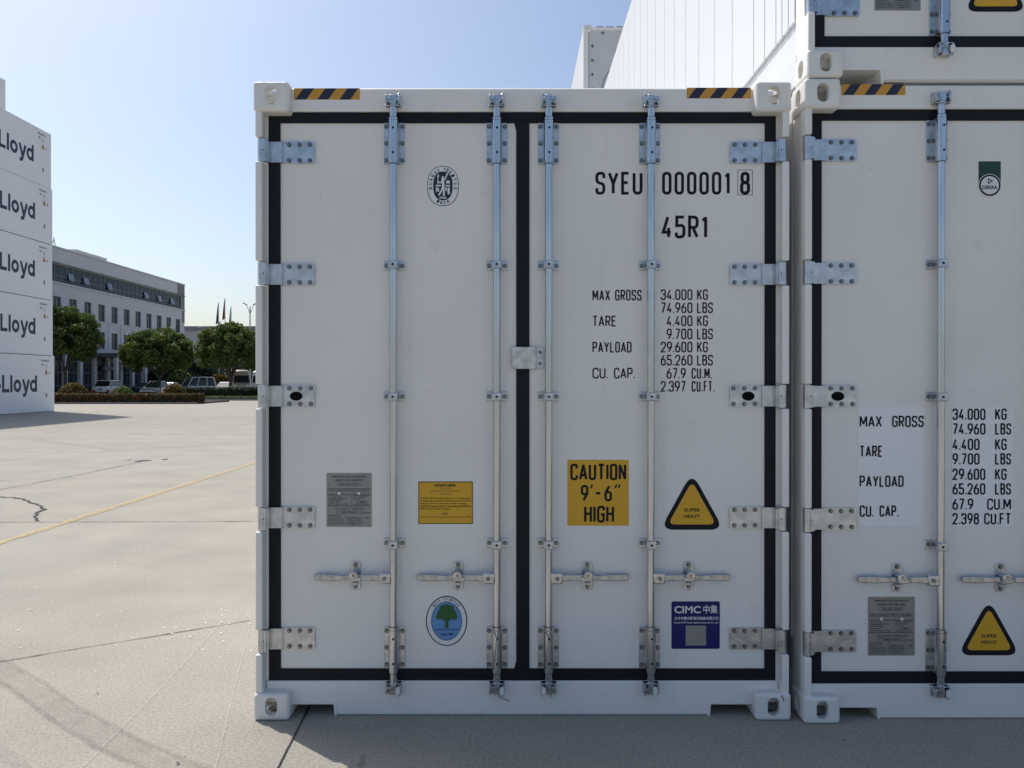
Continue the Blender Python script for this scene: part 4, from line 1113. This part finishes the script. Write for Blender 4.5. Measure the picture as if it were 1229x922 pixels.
M_LIME = leaf_mat('lime_leaves', (.06, .10, .025), (.15, .19, .06))
M_BARK = mat('bark', (.10, .085, .065), .9, var=.4, vscale=6, bump=.4, bscale=12)
M_LIMEWASH = mat('limewash', (.42, .41, .38), .9, var=.1, vscale=6)
def leaf(mb, p, s, nrm=None):
    d = Vector((random.gauss(0, 1), random.gauss(0, 1), random.gauss(0, 1))).normalized()
    if nrm is not None: d = (d * .9 + nrm).normalized()
    t = d.orthogonal().normalized(); t.rotate(Matrix.Rotation(random.random() * 6.28, 3, d)); u = d.cross(t)
    a, b = s * random.uniform(.7, 1.2), s * random.uniform(.4, .7)
    mb.add([p - t*a, p + u*b + d*a*.15, p + t*a, p - u*b + d*a*.15], [(0, 1, 2, 3)])
def clumps(n, rx, ry, rz, cut=-.55):
    out = []
    while len(out) < n:
        v = Vector((random.gauss(0, 1), random.gauss(0, 1), random.gauss(0, 1))).normalized()
        if v.z < cut: continue
        k = random.uniform(.80, 1.0) if random.random() < .8 else random.uniform(.4, .8)
        out.append(Vector((v.x*rx*k, v.y*ry*k, v.z*rz*k)))
    return out
def tree(label, x, y, h, rx, zb, leaves, trunk_r=.16, lean=0, wash=True, ncl=70):
    r = thing('tree', label, 'tree', (x, y, 0), 0, 'round clipped trees in front of the offices')
    rz = (h - zb) / 2; cz = (h + zb) / 2
    mb = MB(); cs_ = clumps(ncl, rx*.86, rx*.86, rz*.86, -.75)
    for c in cs_:
        cr = random.uniform(.5, .95) * rx * .22
        for i in range(leaves // ncl):
            v = Vector((random.gauss(0, 1), random.gauss(0, 1), random.gauss(0, 1))).normalized()
            p = c + Vector((v.x, v.y, v.z * .75)) * cr * random.uniform(.55, 1.05)
            leaf(mb, p + Vector((0, 0, cz)), .18, v)
    put('crown', mb.mesh('crown', M_LEAF), r)
    tb = MB(); fork = zb + rz * .15
    tb.tube([(0, 0, 0), (.02, 0, 1.0), (.06 + lean, .02, zb * .8), (.03 + lean, 0, fork)], [trunk_r*1.25, trunk_r, trunk_r*.9, trunk_r*.7], 8)
    for i in range(9):
        a = i * 2.4; q = rx * random.uniform(.5, .8)
        tb.tube([(lean + .03, 0, fork - random.uniform(.1, .9)), (lean + q*.45*math.cos(a), q*.45*math.sin(a), fork + rz*.4), (lean + q*math.cos(a), q*math.sin(a), cz + rz * random.uniform(0, .5))], [trunk_r*.5, trunk_r*.35, .03], 6)
    put('trunk', tb.mesh('trunk', M_BARK, smooth=50), r)
    if wash: put('limewash_band', MB().cyl((0, 0, 0), (.02, 0, 1.1), trunk_r*1.3, 10, trunk_r*1.08).mesh('limewash_band', M_LIMEWASH, smooth=50), r)
def at(px, d): return (px - CX) / F * d
def zat(py, d): return CH + (HZ - py) * d / F
tree('round green tree with a dark trunk beside the lettered container stack', at(78, 84), 84, zat(364, 84), 3.8, 2.6, 21000, .17, wash=False, ncl=165)
tree('wide low-crowned tree in front of the office entrance', at(191, 90), 90, zat(393, 90), 4.2, 1.9, 21000, .16, wash=False, ncl=165)
tree('round tree with bare lower branches and a whitewashed trunk by the parked bus', at(276, 87), 87, zat(387, 87), 3.95, 2.0, 18000, .17, ncl=140)
def bush(name, label, x, y, rx, ry, h, m, n, s=.09, cat='bush', group=None, z0=0):
    mb = MB()
    for i in range(n):
        v = Vector((random.gauss(0, 1), random.gauss(0, 1), abs(random.gauss(0, 1)))).normalized(); k = random.uniform(.82, 1.03) if random.random() < .85 else random.uniform(.4, .85)
        leaf(mb, Vector((v.x*rx*k, v.y*ry*k, .06 + v.z*h*k*.97)), s, v)
    r = thing(name, label, cat, (x, y, z0), 0, group)
    put('foliage', mb.mesh('foliage', m), r)
    st = MB()
    for a in range(5): st.tube([(.05*math.cos(a), .05*math.sin(a), 0), (rx*.4*math.cos(a*1.3), ry*.4*math.sin(a*1.3), h*.6)], [.03, .012], 5)
    put('stem', st.mesh('stem', M_BARK), r)
    return r
def hedge(label, x0, x1, y0, y1, h, m, n, s=.08):
    r = thing('hedge', label, 'hedge', ((x0+x1)/2, (y0+y1)/2, 0), 0)
    mb = MB(); w = x1 - x0; d = y1 - y0
    for i in range(n):
        f = random.random()
        if f < .42: p = Vector((random.uniform(-w/2, w/2), -d/2 + random.uniform(-.05, .12), random.uniform(.05, h))); nn_ = Vector((0, -1, .3))
        elif f < .85: p = Vector((random.uniform(-w/2, w/2), random.uniform(-d/2, d/2), h + random.uniform(-.10, .05) + .03*math.sin(7*f))); nn_ = Vector((0, 0, 1))
        else: p = Vector((random.choice((-w/2, w/2)) + random.uniform(-.1, .1), random.uniform(-d/2, d/2), random.uniform(.05, h))); nn_ = Vector((1, 0, .3))
        leaf(mb, p, s, nn_)
    put('foliage', mb.mesh('foliage', m), r)
    put('twigs', MB().box(-w/2 + .12, w/2 - .12, -d/2 + .12, d/2 - .12, 0, h - .14).mesh('twigs', M_BARKD), r)
    return r
M_BARKD = mat('dark_twigs', (.018, .018, .010), .9)
M_KERB = mat('kerb_concrete', (.20, .20, .195), .85, var=.2, vscale=3)
M_SOIL = mat('planting_soil', (.05, .045, .03), .95, var=.3, vscale=3)
hy = 55.9
def kerb_stones(x0, x1, y, n):
    w = (x1 - x0) / n
    me = MB().box(.01, w - .01, 0, .16, 0, .13).mesh('kerb_stone', M_KERB, bevel=.015)
    k = structure(put('kerb', MB().box(x0, x1, y + .03, y + .14, 0, .11).mesh('kerb', M_KERB)))
    for i in range(n): put('kerb_stone', me, k, (x0 + i*w, y - .005, 0))
kerb_stones(-40, at(238, hy), hy - .25, 22)
structure(put('planting_bed', MB().box(-40, at(238, hy), hy - .10, 62, -.05, .10).mesh('planting_bed', M_SOIL)))
hedge('clipped red-tipped hedge along the kerb with round bushes behind it', -40, at(236, hy), hy - .02, hy + 1.3, .69, M_RED, 15000, .075)
bush('bush', 'round bronze bush by the lettered container stack, in front of the white hatchback', at(88, 60), 60, 1.18, 1.0, .94 + .5, M_BRONZE, 3200)
bush('bush', 'round bronze bush in front of the white van', at(209, 60), 60, 1.0, .9, 1.38, M_BRONZE, 2800)
bush('bush', 'low green dome bush between the two bronze bushes', at(147, 61), 61, .92, .9, 1.15, M_LEAF, 2400)
gy_ = 66.0
kerb_stones(at(236, gy_), -8, gy_, 14)
structure(put('planting_bed', MB().box(at(236, gy_) , -8, gy_ + .15, 80, -.05, .11).mesh('planting_bed', M_SOIL)))
hedge('low lime green border planting beyond the hedge end', at(240, 67), -9, 66.4, 69.5, .30, M_LIME, 9000, .07)
hedge('dark clipped hedge in front of the parked bus', at(215, 78), -9, 77.5, 79.2, .98, M_LEAFD, 9000, .09)
for (px, d, rx, h, m, lab) in ((70, 104, 3.2, 4.4, M_LEAFD, 'dark evergreen shrub against the offices behind the first round tree'), (205, 112, 4.5, 3.8, M_LEAFD, 'dark evergreen shrub beyond the white van'), (216, 104, 1.9, 3.1, M_LEAF, 'bright green shrub just behind the white van'),
                               (238, 116, 4.5, 4.4, M_LEAFD, 'dark evergreen shrub to the left of the whitewashed trunk'), (263, 101, 1.7, 2.5, M_BRONZE, 'loose brownish shrub beside the whitewashed trunk'), (290, 118, 6.0, 5.0, M_LEAFD, 'dark evergreen shrub beyond the parked bus')):
    bush('shrub', lab, at(px, d), d, rx, 1.6, h, m, 5200, .21, 'shrub')

# ------------------------------------------------------------------ poles and flags
M_POLE = mat('galvanised_pole', (.45, .46, .47), .4, .5)
for px, top, col, lab in ((262.5, 363, (.02, .05, .13), 'flagpole with a drooping blue flag beyond the whitewashed tree'), (270.2, 358, (.30, .035, .04), 'flagpole with a drooping red flag, the tallest pole'), (277.6, 368, (.40, .41, .45), 'flagpole with a drooping pale flag beyond the whitewashed tree')):
    d = 106; h = zat(top, d)
    r = thing('flagpole', lab, 'flagpole', (at(px, d), d, 0), 0, 'flagpoles beyond the trees')
    put('pole', MB().cyl((0, 0, 0), (0, 0, h), .06, 8, .035).mesh('pole', M_POLE, smooth=40), r)
    mb = MB(); n = 9; rings = []
    for i in range(n):
        z = h - .1 - i * .33; ww = .06 + .38 * (i / (n - 1)) ** .8
        rings.append([(.05, -.02, z), (.05 + ww*.35, -.10 + .06*math.sin(i), z - .08), (.05 + ww*.7, .06 + .05*math.cos(i*1.3), z - .14), (.05 + ww, -.06, z - .2), (.05 + ww*.7, .10 + .05*math.cos(i*1.3), z - .14), (.05 + ww*.35, -.06 + .06*math.sin(i), z - .08)])
    for g_ in rings:
        for k in range(6): g_[k] = (-g_[k][0] * .75 + (.0 if k else 0), g_[k][1], g_[k][2])
    mb.loft(rings); put('flag', mb.mesh('flag', mat('flag_cloth_' + lab.split()[4], col, .8, var=.15, vscale=2), smooth=60), r)
d = 105; h = zat(368, d)
lp = thing('street_lamp', 'twin-arm street lamp beyond the tree by the parked bus', 'street lamp', (at(300.2, d), d, 0))
put('pole', MB().cyl((0, 0, 0), (0, 0, h), .12, 10, .07).mesh('pole', M_POLE, smooth=40), lp)
for s in (-1, 1):
    ar = put('arm', MB().tube([(0, 0, h - 1.1), (s*.15, 0, h - .55), (s*.42, 0, h + .05), (s*.55, 0, h + .22)], .04, 6).mesh('arm', M_POLE, smooth=40), lp)
    put('lamp_head', MB().loft([[(s*(.42 + dx), y, h + .26 + dz) for y, dz in ((-w_, zz), (w_, zz), (w_*.7, zz + .12), (-w_*.7, zz + .12))] for dx, w_, zz in ((-.02, .08, -.10), (.14, .16, -.02), (.40, .15, .10), (.52, .05, .16))]).mesh('lamp_head', M_FRAME, smooth=40), ar)

# ------------------------------------------------------------------ vehicles
M_CGLASS = mat('car_glass', (.012, .015, .02), .10, spec=.5)
M_SCREEN = mat('windscreen_glass', (.06, .075, .09), .05, spec=1.0)
M_BUSSCREEN = mat('bus_windscreen', (.02, .022, .025), .12, spec=.3)
M_TYRER = mat('tyre', (.02, .02, .02), .8)
M_RIM = mat('alloy', (.45, .45, .46), .35, .8)
M_RLAMP = mat('rear_lamp_red', (.35, .015, .015), .2)
M_HLAMP = mat('headlamp', (.75, .76, .78), .1)
M_TRIM = mat('black_trim', (.025, .025, .027), .5)
M_CPLATE = mat('car_plate', (.04, .08, .30), .5)
def car_paint(n, c, metal=0): 
    m = mat('car_paint_' + n, c, .28, metal); m.node_tree.nodes['Principled BSDF'].inputs['Coat Weight'].default_value = .6; return m
def wheel(parent, x, y, r=.32):
    w_ = put('wheel', cached(('tyre', r), lambda: MB().cyl((-.1, 0, 0), (.1, 0, 0), r, 22).mesh('wheel', M_TYRER, bevel=.03, seg=2)), parent, (x, y, r))
    put('rim', cached(('rim', r), lambda: MB().cyl((-.106, 0, 0), (.106, 0, 0), r*.64, 16).mesh('rim', M_RIM)), w_)
def car(label, loc, rz, paint, L, Wd, H, prof, cab, kind, group='cars parked outside the offices'):
    """prof: (y, z) upper line of the lower body front(-y) to rear(+y), as fractions; cab: y of screen base, roof front, roof rear, rear base"""
    r = thing(kind, label, 'van' if 'van' in kind else ('bus' if 'bus' in kind else 'car'), loc, rz, group)
    hw = Wd / 2; rings = []
    for f, z, wf_ in prof:
        y = (f - .5) * L; w_ = hw * wf_
        rings.append([(-w_*.93, y, .22), (w_*.93, y, .22), (w_, y, .42), (w_, y, z*.78), (w_*.93, y, z), (-w_*.93, y, z), (-w_, y, z*.78), (-w_, y, .42)])
    put('body', MB().loft(rings).mesh('body', paint, bevel=.02, seg=2, smooth=40), r)
    b0, r0, r1, b1 = [(f - .5) * L for f in cab[:4]]; zb_ = cab[4]; zr = H
    bw, rw = hw * .90, hw * .74
    roof = MB().loft([[(-rw, r0 - .06, zr - .07), (rw, r0 - .06, zr - .07), (rw*.98, r0, zr - .03), (-rw*.98, r0, zr - .03)], [(-rw*1.04, (r0+r1)/2, zr - .07), (rw*1.04, (r0+r1)/2, zr - .07), (rw*.9, (r0+r1)/2, zr), (-rw*.9, (r0+r1)/2, zr)], [(-rw, r1 + .06, zr - .07), (rw, r1 + .06, zr - .07), (rw*.98, r1, zr - .03), (-rw*.98, r1, zr - .03)]])
    rf = put('roof', roof.mesh('roof', paint, smooth=40), r)
    zt_ = zr - .072
    put('cabin', MB().loft([[(-bw, b0, zb_), (bw, b0, zb_), (bw, b1, zb_), (-bw, b1, zb_)], [(-rw, r0, zt_), (rw, r0, zt_), (rw, r1, zt_), (-rw, r1, zt_)]]).mesh('cabin', M_TRIM), r)
    def quad(name, pts, m, off):
        a, b, c, d_ = [Vector(p) for p in pts]; nrm = (b - a).cross(d_ - a).normalized(); ce = (a + b + c + d_) / 4
        q = [ce + (p - ce) * .93 + nrm * off for p in (a, b, c, d_)]
        put(name, MB().add(q, [(0, 1, 2, 3)]).mesh(name, m), r)
    quad('windscreen', [(-bw, b0, zb_), (bw, b0, zb_), (rw, r0, zt_), (-rw, r0, zt_)], M_BUSSCREEN if 'bus' in kind else M_SCREEN, .012)
    quad('rear_window', [(bw, b1, zb_), (-bw, b1, zb_), (-rw, r1, zt_), (rw, r1, zt_)], M_CGLASS, .012)
    for s in (-1, 1):
        ks = cab[5]; 
        for f0, f1 in zip(ks, ks[1:]):
            lo = lambda f: Vector((s*bw, b0 + (b1 - b0) * f, zb_)); hi = lambda f: Vector((s*rw, r0 + (r1 - r0) * f, zt_))
            pts = [lo(f0), lo(f1), hi(f1), hi(f0)]
            if s < 0: pts = pts[::-1]
            quad('side_window', pts, M_CGLASS, .012)
            if f1 < 1: 
                p0, p1 = lo(f1), hi(f1); put('pillar', MB().tube([p0, p1], .045, 5).mesh('pillar', paint), r)
        for f in (0, 1):
            p0 = Vector((s*bw, b0 if f == 0 else b1, zb_)); p1 = Vector((s*rw, r0 if f == 0 else r1, zt_)); put('pillar', MB().tube([p0, p1], .05, 5).mesh('pillar', paint), r)
        for yy in (-.5*L + cab[6], .5*L - cab[7]): wheel(r, s * (hw - .09), yy, cab[8] if len(cab) > 8 else .32)
        zl = prof[0][1] * .9; put('headlight', MB().box(min(s*hw*.52, s*hw*.86), max(s*hw*.52, s*hw*.86), -.5*L - .012, -.5*L + .12, zl - .16, zl - .02).mesh('headlight', M_HLAMP, bevel=.02), r)
        zl = prof[-1][1] * .86; put('tail_light', MB().box(min(s*hw*.58, s*hw*.945), max(s*hw*.58, s*hw*.945), .5*L - .10, .5*L + .012, zl - .13, zl + .07).mesh('tail_light', M_RLAMP, bevel=.02), r)
        put('mirror', MB().box(min(s*hw*.97, s*(hw + .16)), max(s*hw*.97, s*(hw + .16)), b0 + .25, b0 + .36, zb_ - .03, zb_ + .12).mesh('mirror', paint, bevel=.03), r)
    if 'bus' in kind:
        put('roof_cap', MB().loft([[(-rw*1.16*a, yy, zr - .42), (rw*1.16*a, yy, zr - .42), (rw*1.12*a, yy, zr + .05*b), (rw*.7, yy, zr + .26*b), (-rw*.7, yy, zr + .26*b), (-rw*1.12*a, yy, zr + .05*b)] for yy, a, b in ((r0 - .16, .93, .2), (r0 + .05, 1, .8), (0, 1, 1), (r1 - .05, 1, .8), (r1 + .10, .93, .2))]).mesh('roof_cap', paint, smooth=40), r)
        put('grille', MB().box(-hw*.6, hw*.6, -.5*L - .016, -.5*L + .05, .55, .80).mesh('grille', M_TRIM, bevel=.02), r)
    put('front_bumper', MB().box(-hw*.9, hw*.9, -.5*L - .02, -.5*L + .08, .22, .45).mesh('front_bumper', M_TRIM, bevel=.03), r)
    put('rear_bumper', MB().box(-hw*.9, hw*.9, .5*L - .08, .5*L + .02, .22, .48).mesh('rear_bumper', M_TRIM, bevel=.03), r)
    put('number_plate', MB().box(-.22, .22, .5*L + .013, .5*L + .022, .62, .76).mesh('number_plate', M_CPLATE), r)
    return r
WHITEP = car_paint('white', (.62, .62, .61)); SILV = car_paint('silver', (.42, .43, .45), .3); DKBL = car_paint('dark', (.03, .035, .05), .3); PALE = car_paint('pale', (.55, .57, .59))
SEDAN = [(0, .62, .80), (.03, .72, .92), (.14, .86, .98), (.28, .94, 1), (.5, .95, 1), (.75, .98, 1), (.93, .98, .96), (.985, .92, .9), (1, .75, .85)]
SEDCAB = (.27, .44, .68, .86, .93, (.06, .48, .92), .85, .95)
HATCH = [(0, .66, .80), (.03, .78, .92), (.15, .94, .98), (.27, 1.02, 1), (.5, 1.03, 1), (.8, 1.06, 1), (.96, 1.06, .97), (.99, .98, .93), (1, .7, .88)]
HATCAB = (.25, .42, .84, .965, 1.0, (.06, .42, .76, .97), .85, .85, .35)
car('white hatchback parked nose to the offices, red rear lamps showing', (at(125, 88), 89.5, 0), R(182), WHITEP, 4.8, 2.0, 1.74, HATCH, HATCAB, 'parked_car')
car('pale car half hidden by the lettered container stack', (at(74, 96), 97, 0), R(8), PALE, 4.5, 1.78, 1.46, SEDAN, SEDCAB, 'parked_car')
car('dark saloon between the white hatchback and the silver saloon', (at(164, 101), 103, 0), R(0), DKBL, 4.5, 1.78, 1.46, SEDAN, SEDCAB, 'parked_car')
car('silver saloon with a bright windscreen, facing the yard', (at(178, 89), 91, 0), R(0), SILV, 4.7, 1.85, 1.66, SEDAN, SEDCAB, 'parked_car')
car('grey saloon behind the silver saloon, close to the white van', (at(196, 98), 99.5, 0), R(2), SILV, 4.6, 1.8, 1.52, SEDAN, SEDCAB, 'parked_car')
VAN = [(0, .9, .84), (.04, 1.02, .94), (.14, 1.08, 1), (.4, 1.10, 1), (.8, 1.10, 1), (.97, 1.08, .98), (1, 1.0, .92)]
car('white minivan with large side windows beside the bronze bush', (at(233, 89), 90, 0), R(-40), WHITEP, 3.8, 1.65, 2.12, VAN, (.10, .26, .93, .985, 1.08, (.03, .32, .66, .97), .6, .65), 'white_van')
car('white saloon with a reflecting windscreen in front of the parked bus', (at(264, 90), 92, 0), R(0), WHITEP, 4.6, 1.8, 1.55, SEDAN, SEDCAB, 'parked_car')
BUS = [(0, 1.35, .90), (.01, 1.46, .97), (.05, 1.50, 1), (.5, 1.50, 1), (.97, 1.50, 1), (.99, 1.46, .97), (1, 1.3, .9)]
BEIGE = car_paint('beige', (.27, .235, .175))
car('beige minibus with a dark windscreen next to the whitewashed tree', (at(289.5, 91) - .96, 94, 0), R(18), BEIGE, 6.2, 2.0, 2.72, BUS, (.012, .045, .95, .985, 1.50, (.02, .2, .4, .6, .8, .98), 1.2, 1.4, .38), 'parked_bus')
car('white minibus beside the beige minibus', (at(310, 97) - .96, 100.5, 0), R(18), WHITEP, 6.2, 2.0, 2.72, BUS, (.012, .045, .95, .985, 1.50, (.02, .2, .4, .6, .8, .98), 1.2, 1.4, .38), 'parked_bus')
